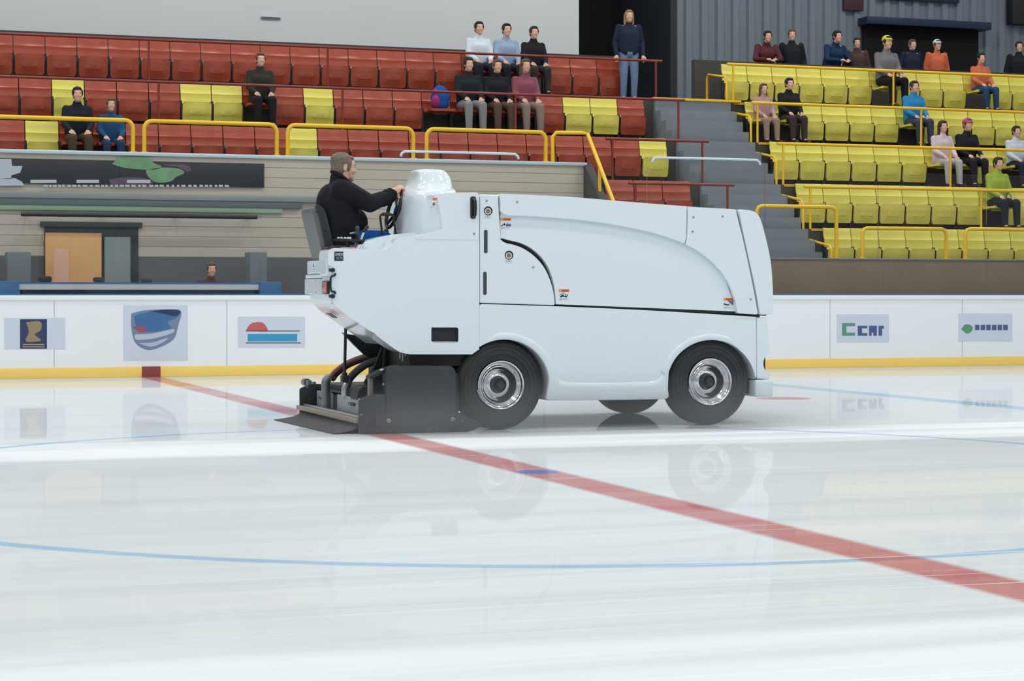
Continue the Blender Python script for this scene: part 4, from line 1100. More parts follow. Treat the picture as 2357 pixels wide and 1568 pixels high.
# raised arch and sill trim: a soft step outside the arch edges, ruled between two matching curves
O_, I_ = [], []
for a in range(112, 14, -6):
    q = math.radians(a); k = max(0, (a - 96) / 16.0); r = 124 - 14 * k
    O_.append((1160 + r * math.cos(q), 886 - (r - 3) * math.sin(q))); I_.append((1160 + 103.5 * math.cos(q), 886 - 104 * math.sin(q)))
for o_, i_ in (((1279, 858), (1262, 876)), ((1284, 866), (1259.5, 896)), ((1290, 872), (1257, 914)), ((1299, 876.5), (1260, 920.5)), ((1318, 879), (1300, 921.8)), ((1360, 879.6), (1350, 921.5)), ((1420, 879.3), (1420, 921)), ((1480, 878), (1490, 919.6)), ((1500, 876.5), (1526, 918.8)), ((1511, 872.5), (1534, 917)), ((1519, 866), (1537.5, 911)), ((1525, 857), (1536, 896))):
    O_.append(o_); I_.append(i_)
for a in range(166, 48, -6):
    q = math.radians(a); k = max(0, (70 - a) / 20.0); r = 119 - 12 * k
    O_.append((1637 + r * math.cos(q), 884 - (r - 3) * math.sin(q))); I_.append((1637 + 102.5 * math.cos(q), 884 - 101 * math.sin(q)))
O_ = smooth(O_, 3); I_ = smooth(I_, 3)
bm = nb(); rows = []
for f_, d_ in ((0, .006), (.06, -.006), (.16, -.017), (.3, -.021), (.9, -.021), (.99, -.016), (1.0, -.004), (1.0, .02)):
    nn = len(O_)
    rows.append([bm.verts.new((p.x, YN + (d_ * min(1, .12 + k_ / 9, .12 + (nn - 1 - k_) / 9) if d_ < 0 else d_), p.z)) for k_, p in enumerate(at(o[0] + (i[0] - o[0]) * f_, o[1] + (i[1] - o[1]) * f_, YN) for o, i in zip(O_, I_))])
for A_, B_ in zip(rows, rows[1:]):
    for k in range(len(A_) - 1): bm.faces.new((A_[k], A_[k + 1], B_[k + 1], B_[k]))
for k in (0, -1): bm.faces.new([r_[k] for r_ in rows])
obj('arch_trim', bm, WHITE, lh, 'raised white trim around the wheel arches and sill', 60)
# bumper
bm = nb(); p0, p1 = at(1738, 914, YN), at(1780, 874, YN); box(bm, p0.x, p1.x, YN - .01, YP + .01, p0.z, p1.z, .02, 3); bu = obj('bumper', bm, WHITE, Z, 'white block bumper')
bm = nb(); p0, p1 = at(1716, 908, YN), at(1740, 878, YN); box(bm, p0.x, p1.x, YN + .12, YN + .3, p0.z, p1.z, .006); obj('bumper_bracket', bm, BLACKM, bu)
# chassis between the wheels
rbox('chassis', at(930, 820, 16.5).x, at(1735, 820, 16.5).x, YN + .36, YP - .36, .40, 1.05, DARK, .02)
bm = nb(); box(bm, at(935, 820, 16.2).x, at(1090, 820, 16.2).x, YN + .1, YN + 1.0, at(1000, 842, 16.2).z, at(1000, 812, 16.2).z); obj('rear_frame', bm, DARK, Z)
for X_ in (WB.x, at(1637, 880, YN).x):
    bm = nb(); cyl(bm, (X_, YN + .2, .385), (X_, YP - .2, .385), .07, n=16); obj('axle', bm, DARK, Z)
bm = nb(); ell(bm, at(1063, 822, YN + .25), (.06, .06, .05)); obj('tank_outlet', bm, mat('grey_green', (120, 130, 130), .4), Z, 'small grey rounded outlet')

# --- wheels
def wheel(X_, near, yaw=0.0):
    c = Vector((X_, YN + .02 if near else YP - .02, .382)); s = 1 if near else -1
    R = .382
    bm = nb()
    pr = [(.205, .03), (.215, .012), (.235, .004), (.28, -.006), (.33, -.002), (.360, .014), (.376, .032), (.381, .05), (.382, .075), (.376, .078), (.376, .088), (.382, .092), (.382, .122), (.376, .125), (.376, .135), (.382, .139), (.382, .168), (.376, .171), (.376, .181), (.382, .184), (.381, .205), (.372, .228), (.34, .245), (.26, .25), (.20, .235), (.195, .13), (.205, .03)]
    lathe(bm, [(r, a * s) for r, a in pr], c, 72)
    w = obj('wheel', bm, RUBBER, Z, 'black rubber tyre')
    for r_ in (.262, .30, .334):
        bm = nb(); lathe(bm, [(r_ - .004, (-.004) * s), (r_, (-.0085) * s), (r_ + .004, (-.004) * s)], c, 72); obj('sidewall_ring', bm, RUBBER, w)
    bm = nb()
    pr = [(.203, .02), (.210, .004), (.207, -.004), (.200, -.004), (.192, .004), (.188, .018), (.182, .022), (.176, .020), (.170, .026), (.160, .036), (.155, .033), (.146, .042), (.130, .068), (.112, .092), (.104, .096), (.098, .090), (.088, .084), (.074, .082), (.068, .088), (.066, .11)]
    lathe(bm, [(r, a * s) for r, a in pr], c, 72); obj('rim', bm, CHROME, w, 'polished dished rim', 50)
    bm = nb(); lathe(bm, [(.072, .10 * s), (.066, .05 * s), (.060, .03 * s), (.056, .03 * s), (.050, .045 * s), (.001, .045 * s)], c, 40); hb = obj('hub', bm, mat('hub_black', (40, 42, 45), .35), w, 'dark recessed hub')
    bm = nb(); lathe(bm, [(.034, .05 * s), (.034, .012 * s), (.028, .004 * s), (.001, .004 * s)], c, 28); obj('hub_cap', bm, mat('hub_black', (40, 42, 45), .35), w)
wheel(WB.x, True); wheel(WB.x, False)
FX = at(1637, 880, YN).x
wheel(FX, True); wheel(FX, False)

# --- conditioner (the sled behind)
YC0, YC1 = 15.91, 18.06
XR0 = atX(828, 1000, 4.231).x
cd = lambda pts: pts
sk = [(826.5, 1000), (826, 924), (829, 920), (852, 909), (887, 909), (888, 950), (1062, 950), (1064, 957), (1085, 963), (1107, 974), (1111, 980), (1088, 991), (1080, 993.5)]
def cplate(name, pts, y0, y1, m, bev, label=None, twin=True, parent=None):
    q = prof(pts, YC0)
    q = [(x, max(z, .004)) for x, z in q]
    bm = nb(); extrude(bm, q, y0, y1, bev); o = obj(name, bm, m, parent or Z, label)
    if twin: bm = nb(); extrude(bm, q, YC0 + YC1 - y1, YC0 + YC1 - y0, bev); obj(name, bm, m, parent or Z, label)
    return o
run = cplate('conditioner_runner', sk, YC0, YC0 + .03, DGREY, .004, 'dark grey sled runner')
tall = [(888, 968), (888, 852)] + arc(902, 855, 13, 165, 90, 6) + [(1028, 842)] + arc(1030, 860, 18, 90, 0, 8) + [(1049, 968)]
tp = cplate('conditioner_side', tall, YC0 - .012, YC0 + .02, DGREY, .005, 'dark grey conditioner side plate', False)
cplate('runner_strip', [(863, 985), (863, 951), (1054, 950), (1056, 984)], YC0 - .018, YC0 - .01, DGREY, .003, None, False)
for x, y, r in ((894.5, 969, .019), (1042, 966, .019)):
    p = at(x, y, YC0 - .018)
    bm = nb(); lathe(bm, [(r, 0), (r, -.006), (r * .45, -.010), (r * .40, -.006), (.001, -.006)], p, 20); obj('round_bolt', bm, mat('bolt_grey', (170, 168, 164), .4, .3), tp)
for x, y, r in ((988, 988, .013), (1007, 987, .011), (1065, 968.5, .008), (831, 956, .009), (882, 885, .010)):
    p = at(x, y, YC0 - .002); bm = nb(); lathe(bm, [(r, 0.002), (r, -.006), (.001, -.010)], p, 14); obj('round_bolt', bm, GALV, run)
# carriage behind the plates: auger box and blade housing
xa = at(890, 900, YC0).x; xb = at(1060, 900, YC0).x
rbox('auger_housing', xa, xb, YC0 + .03, YC1 - .03, .05, .34, DARK, .03)
rbox('auger_cover', xa + .1, xb, YC0 + .03, YC0 + .9, .30, .50, DARK, .03)
rbox('blade_carrier', at(838, 960, YC0).x, xa, YC0 + .03, YC1 - .03, .03, .13, DARK, .01)
# rear wall of the carriage, seen from behind: plane X = XV
XV = 4.36
def rp(x, y, X=XV): return atX(x, y, X)
def rplate(name, pts, X, m, th=.012, label=None, parent=None):
    bm = nb(); q = [rp(x, y, X) for x, y in pts]
    a_ = [bm.verts.new(p) for p in q]; b_ = [bm.verts.new(p + Vector((th, 0, 0))) for p in q]
    n = len(a_); bm.faces.new(a_); bm.faces.new(b_[::-1])
    for i in range(n): bm.faces.new((a_[i], b_[i], b_[(i + 1) % n], a_[(i + 1) % n]))
    return obj(name, bm, m, parent or Z, label)
zt = lambda f: f
yL, yR_ = rp(700, 930).y, rp(836, 960).y
zr0, zr1 = .13, rp(826, 914).z
zr0 = .06
rw = rbox('rear_wall', XV + .03, XV + .06, YC0 + .03, YC1 - .03, zr0, zr1, BLACKM, .004)
rbox('tank_top', XV + .03, XV + .5, YC0 + .03, YC1 - .03, zr1 - .03, zr1, BLACKM, .006)
for ya, yb in ((17.98, 17.42), (17.22, 16.02)):
    rbox('grey_rear_panel', XV + .012, XV + .03, yb, ya, zr0 + .06, zr1 - .015, PANELG, .003, 'grey galvanised rear panel', rw)
for yy in (17.74, 16.66):
    bm = nb(); z_ = .21; capsule(bm, (XV + .0, yy - .07, z_), (XV + .0, yy + .07, z_), .014, .014, 10); wn = obj('wing_nut', bm, BLACKP, rw)
    bm = nb(); cyl(bm, (XV - .018, yy, z_), (XV + .03, yy, z_), .014, n=12); obj('nut', bm, GALV, wn)
# end cheeks
chk = [(4.24, .02), (4.24, zr1 - .09), (4.36, zr1 + .01), (4.52, zr1 + .01), (4.56, zr1 - .05), (4.56, .02)]
for ya in (YC1 - .02,):
    bm = nb(); extrude(bm, chk, ya - .012, ya, .003); ck = obj('end_cheek', bm, BLACKM, Z)
    for xx, z_ in ((4.29, .30), (4.50, .36)):
        bm = nb(); cyl(bm, (xx, ya - .02, z_), (xx, ya - .01, z_), .014, n=12); obj('round_bolt', bm, STEEL, ck)
# squeegee holder bar, rubber flap with studs
zb = .088
bm = nb(); box(bm, 4.20, 4.245, YC0 + .03, YC1 + .02, zb, zb + .04, .004); hb_ = obj('holder_bar', bm, mat('bar_warm_grey', (150, 138, 124), .5, .2), Z, 'warm grey holder bar across the rear')
bm = nb(); box(bm, 4.25, 4.29, YC0 + .03, YC1 - .02, zb + .03, zb + .055, .004); obj('bar_lip', bm, STEEL, hb_, 'bright metal lip of the holder bar')
bm = nb()
fl = [(4.235, zb), (4.215, .05), (4.17, .028), (4.08, .010), (4.02, .004)]
fl2 = [(x + .012, z + .0) if i == 0 else (x + .010, z - .0 if z < .012 else z - .006) for i, (x, z) in enumerate(fl)]
rings = []
NY = 24
for j in range(NY + 1):
    yy = YC0 + .06 + (YC1 - .04 - YC0 - .06) * j / NY
    ext = 1.0 + .25 * (j / NY)
    w_ = .006 * math.sin(j * 1.9)
    top = [Vector((4.235 + (x - 4.235) * ext + w_ * (i > 1), yy, z)) for i, (x, z) in enumerate(fl)]
    bot = [p + Vector((.010, 0, -.003 if p.z > .008 else -.002)) for p in top][::-1]
    rings.append(top + bot)
loft(bm, rings); rf = obj('rubber_flap', bm, mat('flap_rubber', (48, 51, 55), .6), Z, 'black rubber squeegee flap trailing on the ice', 60)
for j in range(18):
    yy = YC0 + .12 + j * .112
    bm = nb(); cyl(bm, (4.235, yy, zb - .022), (4.215, yy, zb - .024), .007, n=8); obj('stud', bm, STEEL, rf)
# upright pipes, elbows, hoses
def ptube(name, pts, r, m, label=None, parent=None, n=12):
    bm = nb(); tube(bm, pts, r, n); return obj(name, bm, m, parent or Z, label, 62)
E1 = rp(757, 893); E2 = rp(790, 902)
yy = E1.y
pipe = ptube('drain_pipe', [(XV - .03, yy, zb + .03), (XV - .03, yy, E1.z + .01)], .040, GALV, 'grey upright pipe at the rear')
zt_ = E1.z
k0 = at(762, 872, yy)
ptube('pipe_elbow', smooth([(XV - .03, yy, zt_), (XV - .03, yy, zt_ + .05), (XV - .005, yy, zt_ + .085), (k0.x, yy, k0.z)], 5), .040, GALV, 'grey pipe elbow', pipe)
h1 = [(k0.x - .004, yy, k0.z - .004)] + [tuple(at(x, y, yy - .05 * i)) for i, (x, y) in enumerate(((775, 857), (800, 839), (832, 826), (868, 818), (905, 812), (940, 812)))]
RH = mat('hose_red_brown', (120, 66, 56), .5, noise=.15, nscale=30)
hs = ptube('water_hose', smooth(h1, 5), .036, mat('hose_black', (50, 52, 55), .55), 'black water hose')
bm = nb(); hh = smooth(h1, 5); q = [Vector(p) + Vector((-.012, -.022, .008)) for p in hh[1:-6]]; tube(bm, q, .024, 12); obj('hose_stripe', bm, RH, hs, 'red brown face of the hose', 62)
def ring_at(p, d, r, m, name, parent):
    d = Vector(d).normalized(); p = Vector(p); bm = nb(); cyl(bm, p - d * .012, p + d * .012, r, n=20); return obj(name, bm, m, parent)
ring_at(hh[2], Vector(hh[3]) - Vector(hh[1]), .040, STEEL, 'hose_clamp', hs)
yy2 = E2.y; k2 = at(799, 882, yy2)
XE = XV + .02
pe2 = ptube('pipe_elbow', smooth([(XE, yy2, zr1 - .02), (XE, yy2, zr1 + .05), (XE + .02, yy2, zr1 + .09), (k2.x, yy2, k2.z)], 5), .036, STEEL, 'grey pipe elbow of the black hose')
h2 = [(k2.x - .004, yy2, k2.z - .004)] + [tuple(at(x, y, yy2 - .03 * i)) for i, (x, y) in enumerate(((808, 868), (824, 852), (845, 838), (872, 829), (905, 824)))]
hh2 = smooth(h2, 5)
hs2 = ptube('water_hose', hh2, .034, mat('hose_black', (50, 52, 55), .55), 'second black water hose')
ring_at(hh2[2], Vector(hh2[3]) - Vector(hh2[1]), .038, STEEL, 'hose_clamp', hs2)
# corrugated vertical hose
yk = 16.35
a_, b_ = at(890, 788, yk), at(886, 850, yk)
pts = [a_.lerp(b_, i / 44) for i in range(45)]
bm = nb(); tube(bm, pts, [.026 if i % 2 else .021 for i in range(45)], 12); obj('corrugated_hose', bm, BLACKP, Z, 'black corrugated hose', 80)
# roller, posts on the carriage top
p = rp(704, 880); bm = nb(); cyl(bm, p + Vector((0, -.06, 0)), p + Vector((0, .05, 0)), .036, n=20); rl = obj('guide_roller', bm, GALV, Z, 'small grey guide roller')
bm = nb(); box(bm, p.x - .012, p.x + .04, p.y - .075, p.y - .06, p.z - .12, p.z + .02, .003); obj('roller_bracket', bm, STEEL, rl)
for q_ in (rp(722, 884), rp(866, 910, 4.50)):
    bm = nb(); cyl(bm, q_ - Vector((0, 0, .06)), q_ + Vector((0, 0, .02)), .022, n=14); obj('stop_post', bm, GALV, Z)
# arm plate at the near front corner
a_, b_, c_, d_ = at(847, 868, YC0 + .14), at(856, 868, YC0 + .14), at(856, 913, YC0 + .14), at(847, 913, YC0 + .14)
bm = nb(); extrude(bm, [(p.x, p.z) for p in (a_, b_, c_, d_)], YC0 + .10, YC0 + .16, .004); obj('upright_plate', bm, mat('plate_grey', (120, 116, 110), .5, .2), Z, 'grey upright plate')
pp = [(848, 870), (850, 865), (880, 850), (906, 841), (916, 840), (916, 846), (888, 856), (857, 871)]
ex('lift_arm', pp, YC0 + .06, YC0 + .2, BLACKM, None, .004, Yref=YC0 + .1)
bm = nb(); ell(bm, at(879, 852, YC0 + .07), (.022, .02, .014)); obj('arm_bolt', bm, STEEL, Z)
ex('arm_plate_back', [(856, 872), (888, 858), (888, 908), (856, 908)], YC0 + .2, YC0 + .22, BLACKM, None, .0, Yref=YC0 + .1)
# dark lift plates under the body, strut and rod
Yd = 17.0
ex('lift_plate', [(789, 766), (797, 769), (828, 773), (862, 775), (905, 800), (955, 812), (955, 850), (900, 850), (870, 832), (842, 819), (815, 793)], Yd, Yd + .05, DARK, None, 0, Yref=Yd)
ex('lift_plate', [(880, 800), (1000, 806), (1000, 870), (905, 870), (845, 905), (840, 880), (862, 845)], 16.75, 16.8, DARK, None, 0, Yref=16.75)
Ye = YN + .84
ptube('brace', [at(785, 727, Ye), at(840, 781, Ye)], .022, BLACKM, 'black diagonal brace', n=8)
rod = ptube('lift_rod', [at(796, 733, Ye), at(793, 868, Ye)], .013, BLACKM, 'long black upright lift rod', n=10)
bm = nb(); p = at(793, 858, Ye); cyl(bm, p, p - Vector((0, 0, .055)), .024, n=14); obj('rod_end', bm, BLACKM, rod)
bm = nb(); p = at(793, 872, Ye); box(bm, p.x - .03, p.x + .03, p.y - .04, p.y + .04, p.z - .03, p.z + .03, .008); obj('rod_clevis', bm, BLACKM, rod)
ex('hose_guard', smooth([(808, 918), (810, 900), (818, 890), (832, 887), (852, 888)], 4) + [(852, 918), (808, 918)], 16.5, 16.72, DARK, None, .01, Yref=16.7)
for xx, y0, y1 in ((921, 812, 826), (927, 814, 832), (934, 812, 820)):
    ptube('small_pipe', [at(xx, y0, YN + .2), at(xx, y1, YN + .2)], .006, STEEL, None, n=8)

# --- seat, controls, steering wheel
Y0, Y1 = 16.68, 17.10
shell = smooth([(722, 500), (719.5, 488), (721, 479), (725, 475), (730, 474)], 3) + [(734, 476), (738, 492), (744, 530), (752, 575), (757, 592), (744, 594), (734, 550)]
st = ex('seat_shell', shell, Y0, Y1, mat('seat_shell_grey', (96, 100, 104), .4), None, .014, 'grey shell of the driver seat')
pad = smooth([(726, 474), (732, 471.5), (739, 474), (747, 484), (753, 500), (759, 525), (765, 552), (769, 572), (769, 580)], 4) + [(764, 588), (756, 591), (748, 560), (739, 515), (731, 482)]
ex('seat_pad', pad, Y0 - .012, Y1 + .012, mat('seat_vinyl', (42, 45, 49), .42), st, .022, 'black padded seat back')
cu = [(742, 568), (770, 565), (812, 563), (828, 566), (830, 576), (824, 582), (750, 588)]
ex('seat_cushion', cu, Y0 - .02, Y1 + .02, mat('cushion_grey', (76, 80, 86), .6), st, .02, 'grey seat cushion')
ex('seat_rail', [(742, 594), (764, 592), (764, 602), (744, 602)], Y0 + .02, Y1 - .02, BLACKP, st, .004)
for x, y in ((729, 488), (748, 530), (757, 568), (759, 577)): screw(x, y, Y0 - .012, .007, st, BLACKP)
# control plate with knobs
Yp = YN + .42
cpn = ex('control_plate', [(769, 551), (772, 549.5), (826, 552), (834, 555), (833, 558), (776, 554.5)], Yp - .1, Yp + .16, BLACKP, None, .004, 'black control plate beside the seat', Yref=Yp)
for x in (779, 786, 794, 801, 806):
    p = at(x, 549, Yp - .03 + (x % 3) * .04); bm = nb(); lathe(bm, [(.011, -.012), (.012, .004), (.008, .012), (.001, .013)], p, 14, 'Z'); obj('knob', bm, DECALW, cpn, 'small pale knob')
ptube('control_post', [at(800, 556, Yp), at(800, 574, Yp)], .017, BLACKP, None, n=10)
ex('control_base', [(785, 575), (788, 569), (812, 569), (814, 575)], Yp - .06, Yp + .08, mat('base_grey', (196, 204, 206), .4), None, .004, Yref=Yp)
bm = nb(); ell(bm, at(814.5, 572, Yp - .08), (.014, .012, .010)); obj('red_button', bm, mat('button_red', (226, 96, 70), .3, emit=(255, 120, 90), estr=.6), Z, 'glowing red button')
lv1 = ptube('control_lever', [at(822, 552, Yp + .05), at(822, 537, Yp + .05)], .014, BLACKP, 'black control lever', n=10)
bm = nb(); capsule(bm, at(822, 545, Yp + .05), at(822.5, 525, Yp + .05), .012, .020, 12); obj('lever_knob', bm, mat('lever_grey', (64, 68, 72), .35), lv1)
lv2 = ptube('control_lever', smooth([tuple(at(x, y, Yp - .02)) for x, y in ((831, 556), (832, 548), (835, 540), (838, 533))], 4), .010, CHROME, 'chrome control lever', n=10)
bm = nb(); capsule(bm, at(837.5, 533, Yp - .02), at(845, 523, Yp - .02), .014, .017, 12); obj('lever_knob', bm, BLACKP, lv2, 'black lever knob')
bm = nb(); p, q = at(826, 561, Yp), at(841, 560, Yp); cyl(bm, p, q, .022, .034, 16); obj('gaiter', bm, BLACKP, Z, 'black rubber gaiter')
for i in range(3):
    ex('pod_rib', [(818 + 6 * i, 574), (826 + 6 * i, 563), (829 + 6 * i, 563), (823 + 6 * i, 574)], YN + .26, YN + .34, WHITE, None, .003, Yref=YN + .3)
ptube('small_chrome_lever', [at(805, 538, Yp + .1), at(818, 536, Yp + .1)], .010, STEEL, None, n=8)
# grab frame in front of the cowl
Yg = 16.62
ptube('grab_frame', [at(880, 541, Yg), at(875, 499, Yg), at(876.5, 495.5, Yg), at(880, 494.5, Yg), at(900, 494, Yg), at(904, 495, Yg), at(905.5, 498, Yg), at(911, 540, Yg)], .0095, BLACKP, 'black tubular grab frame', n=10)
p = at(890, 493.5, Yg); bm = nb(); capsule(bm, p + Vector((-.03, 0, 0)), p + Vector((.03, 0, 0)), .016, .016, 10); obj('frame_sleeve', bm, BLACKP, Z)
# steering wheel
YWc = 16.90
A, Bp = at(919, 438, YWc), at(894, 524, YWc)
ctr = (A + Bp) / 2; ax = (A - Bp) / 2; RW = ax.length; ax.normalize(); sy = Vector((0, 1, 0))
bm = nb(); tube(bm, [ctr + (ax * math.cos(w) + sy * math.sin(w)) * RW for w in [2 * PI * i / 48 for i in range(48)]], .016, 10, True)
sw = obj('steering_wheel', bm, BLACKP, Z, 'black steering wheel')
nrm = ax.cross(sy).normalized()
if nrm.x < 0: nrm = -nrm
for w in (.55, 2.6, 4.7):
    d_ = ax * math.cos(w) + sy * math.sin(w); bm = nb(); tube(bm, [ctr + d_ * (RW - .005), ctr + d_ * RW * .5 + nrm * .02, ctr + d_ * .03 + nrm * .035], [.012, .016, .02], 8); obj('spoke', bm, BLACKP, sw)
bm = nb(); cyl(bm, ctr + nrm * .015, ctr + nrm * .06, .045, .05, 24); hub = obj('wheel_hub', bm, BLACKP, sw)
bm = nb(); cyl(bm, ctr + nrm * .008, ctr + nrm * .016, .022, n=20); obj('hub_badge', bm, mat('badge_blue', (40, 96, 200), .3), sw, 'blue hub badge')
ptube('steering_column', [ctr + nrm * .05, ctr + nrm * .3 + Vector((0, 0, -.05))], .032, BLACKP, None, n=12)
bm = nb(); capsule(bm, at(884, 541, 16.75), at(889, 532, 16.75), .026, .02, 12); obj('pedal_boot', bm, BLACKP, Z)

# --- decals
def decal(parent, x0, y0, x1, y1, Y, shapes, slant=0, label='white warning decal with an orange header'):
    k = lambda x, y: (x + slant * (y1 - y) / (y1 - y0), y)
    def q(pts): return prof([k(*p) for p in pts], Y)
    bm = nb(); extrude(bm, q([(x0, y0), (x1, y0), (x1, y1), (x0, y1)]), Y - .0015, Y); d = obj('warning_decal', bm, DECALW, parent, label)
    hy = y0 + (y1 - y0) * .24
    bm = nb(); extrude(bm, q([(x0, y0), (x1, y0), (x1, hy), (x0, hy)]), Y - .0025, Y - .0015); obj('decal_header', bm, ORANGE, d, 'orange header')
    w = x1 - x0
    bm = nb(); extrude(bm, q([(x0 + w * .08, hy - 1), (x0 + w * .22, hy - 1), (x0 + w * .15, y0 + 1)]), Y - .0032, Y - .0025); obj('decal_triangle', bm, YELLOWD, d, 'yellow warning triangle')
    p = at(*k(x0 + w * .27, hy - 1.4), Y)
    text_mesh('VAROV\u00c1N\u00cd' if w > 18 else 'VAR', .0165, INK, d, 'decal_lettering', (p.x, Y - .0034, p.z), (at(x1 - w * .08, y0, Y).x - p.x), None, .0004)
    for nm, pts, m in shapes:
        bm = nb(); extrude(bm, q(pts), Y - .003, Y - .0015); obj(nm, bm, m, d)
    for i, f in enumerate((.86, .93)):
        yy = y0 + (y1 - y0) * f; bm = nb(); extrude(bm, q([(x0 + w * .06, yy - .6), (x0 + w * (.9 if i == 0 else .34), yy - .6), (x0 + w * (.9 if i == 0 else .34), yy + .6), (x0 + w * .06, yy + .6)]), Y - .0028, Y - .0015); obj('decal_line', bm, INKL, d)
    return d
decal(tk, 1151.5, 502, 1176, 528, YN + .02, [('decal_figure', [(1152, 521), (1160, 515), (1160.5, 512.5), (1163, 516), (1162, 519.5), (1158.5, 518), (1155.5, 521)], INK), ('decal_block', [(1165, 515.5), (1176, 515.5), (1176, 521.3), (1164, 521.3)], INKG), ('decal_figure', [(1166.5, 516), (1167.5, 513), (1168, 513), (1167.4, 517)], INK)])
decal(tk, 1286.5, 666, 1310, 691.5, YN + .02, [('decal_block', [(1288.5, 676.5), (1299.5, 673), (1300.5, 677.5), (1289, 680)], INKL), ('decal_figure', [(1289, 681.5), (1291, 681.5), (1292.5, 677.5), (1294.5, 680), (1296.8, 678.6), (1298.5, 681.5), (1304, 682), (1307, 677), (1308, 678), (1305, 683), (1303, 685.5), (1300, 683.5), (1293, 683.5), (1290.5, 685.5)], INK), ('decal_figure', [(1301.3, 677), (1303.5, 677), (1302.6, 681.8), (1301.3, 681.8)], INK)])
decal(tk, 1665.5, 686, 1688, 711, YN + .02, [('decal_block', [(1674, 692.3), (1687.5, 692.3), (1687.5, 702.5), (1685, 702.5)], INKG), ('decal_figure', [(1666, 697.5), (1671, 700.2), (1676, 701), (1680, 699.5), (1677.5, 703), (1672, 703), (1666, 701.5)], INK)])
decal(hd, 990, 455.5, 1001, 480, YN - .006, [('decal_figure', [(993, 467), (998, 465.5), (998.5, 470), (1000.5, 471), (997.5, 474), (993, 472)], INKG)], 6, 'slanted white warning decal with an orange header')
# maker's plate lettering
bm = nb(); extrude(bm, prof(rr_px(769.7, 579.4, 790, 600.6, .6), YN), YN - .003, YN + .001); pl = obj('name_plate', bm, INK, Z, 'black lettered plate')
p, q = at(771, 588.6, YN), at(789, 588.6, YN); text_mesh('ZAMBONI', .034, mat('plate_white', (226, 234, 238), .4), pl, 'plate_lettering', (p.x, YN - .0036, p.z), q.x - p.x, 'white lettering', .0005)
p, q = at(774, 597.3, YN), at(789, 597.3, YN); text_mesh('ELECTRIC', .034, mat('plate_blue', (140, 190, 214), .4), pl, 'plate_lettering', (p.x, YN - .0036, p.z), q.x - p.x, 'pale blue lettering', .0005)
# ================================================================ DRIVER
YD = 16.90
DR = thing('person', 'person in black fleece and blue trousers driving the machine, hands on the steering wheel', 'person', (at(785, 560, YD).x, YD, at(785, 566, YD).z))
def D(x, y, dy=0.0): return at(x, y, YD + dy)
Rz = Euler((0, 0.10, 0.06)).to_matrix()
hc = D(790.5, 386.5)
JAW = .98
SK2 = mat('driver_skin', (216, 172, 150), .5, noise=.06, nscale=40)
bm = nb()
FX = .019
head_prims(bm, hc, Rz, JAW, FX)
capsule(bm, D(783, 425), D(789, 398), .068, .062)
capsule(bm, D(783, 560), D(786, 470), .15, .15)      # trunk under the fleece
shN, elN, wrN = D(786, 437, -.20), D(851, 469, -.27), D(903, 448, -.14)
shF, elF, wrF = D(790, 435, .20), D(852, 468, .28), D(902, 450, .14)
for sh, el, wr in ((shN, elN, wrN), (shF, elF, wrF)):
    capsule(bm, D(785, 440), sh, .08, .06)
    capsule(bm, sh, el, .055, .045); capsule(bm, el, wr, .045, .032)
hipN, hipF = D(786, 556, -.10), D(786, 556, .10)
knN, knF = D(882, 552, -.14), D(882, 552, .14)
anN, anF = D(902, 596, -.13), D(902, 596, .13)
for h_, k_, a_ in ((hipN, knN, anN), (hipF, knF, anF)):
    capsule(bm, h_, k_, .085, .06); capsule(bm, k_, a_, .055, .042)
    capsule(bm, a_, a_ + Vector((.12, 0, -.02)), .042, .035)
# hands closed over the rim of the steering wheel
def grip_hand(bm, wr, w0, sgn):
    """palm from the wrist to the rim point at wheel angle w0, four fingers curled over the rim, thumb inside"""
    def rim(w): return ctr + (ax * math.cos(w) + sy * math.sin(w)) * RW
    pc = rim(w0)
    tang = (rim(w0 + .05) - rim(w0 - .05)).normalized()
    out = (pc - ctr).normalized()
    back = -nrm                                       # towards the driver
    kn = pc + back * .022 + out * .030
    capsule(bm, wr, wr.lerp(kn, .55), .032, .036)
    for i, ln in enumerate((.92, 1.0, .96, .80)):
        o = tang * (i - 1.5) * .022 * sgn
        base = wr.lerp(kn, .55) + o * .7
        k0 = kn + o + out * .004
        k1 = k0 + (nrm * .92 + out * .25) * .036 * ln
        k2 = k1 + (nrm * .35 - out * .90) * .030 * ln
        k3 = k2 + (-nrm * .75 - out * .55) * .022 * ln
        capsule(bm, base, k0, .0145, .0115, 10)
        capsule(bm, k0, k1, .0110, .0098, 10); capsule(bm, k1, k2, .0098, .0090, 10); capsule(bm, k2, k3, .0090, .0080, 10)
    tb = wr.lerp(kn, .5) - out * .018 - tang * .030 * sgn
    t1 = tb + (nrm * .6 - out * .3 - tang * .5 * sgn).normalized() * .036
    t2 = t1 + (nrm * .8 - tang * .2 * sgn).normalized() * .028
    capsule(bm, tb, t1, .0145, .0120, 10); capsule(bm, t1, t2, .0120, .0095, 10)
grip_hand(bm, wrN, -.42, 1)
grip_hand(bm, wrF, .42, -1)
me = fuse(bm, .0046, 3); me.name = 'body'; me.materials.clear(); me.materials.append(SK2)
link('body', me, DR)
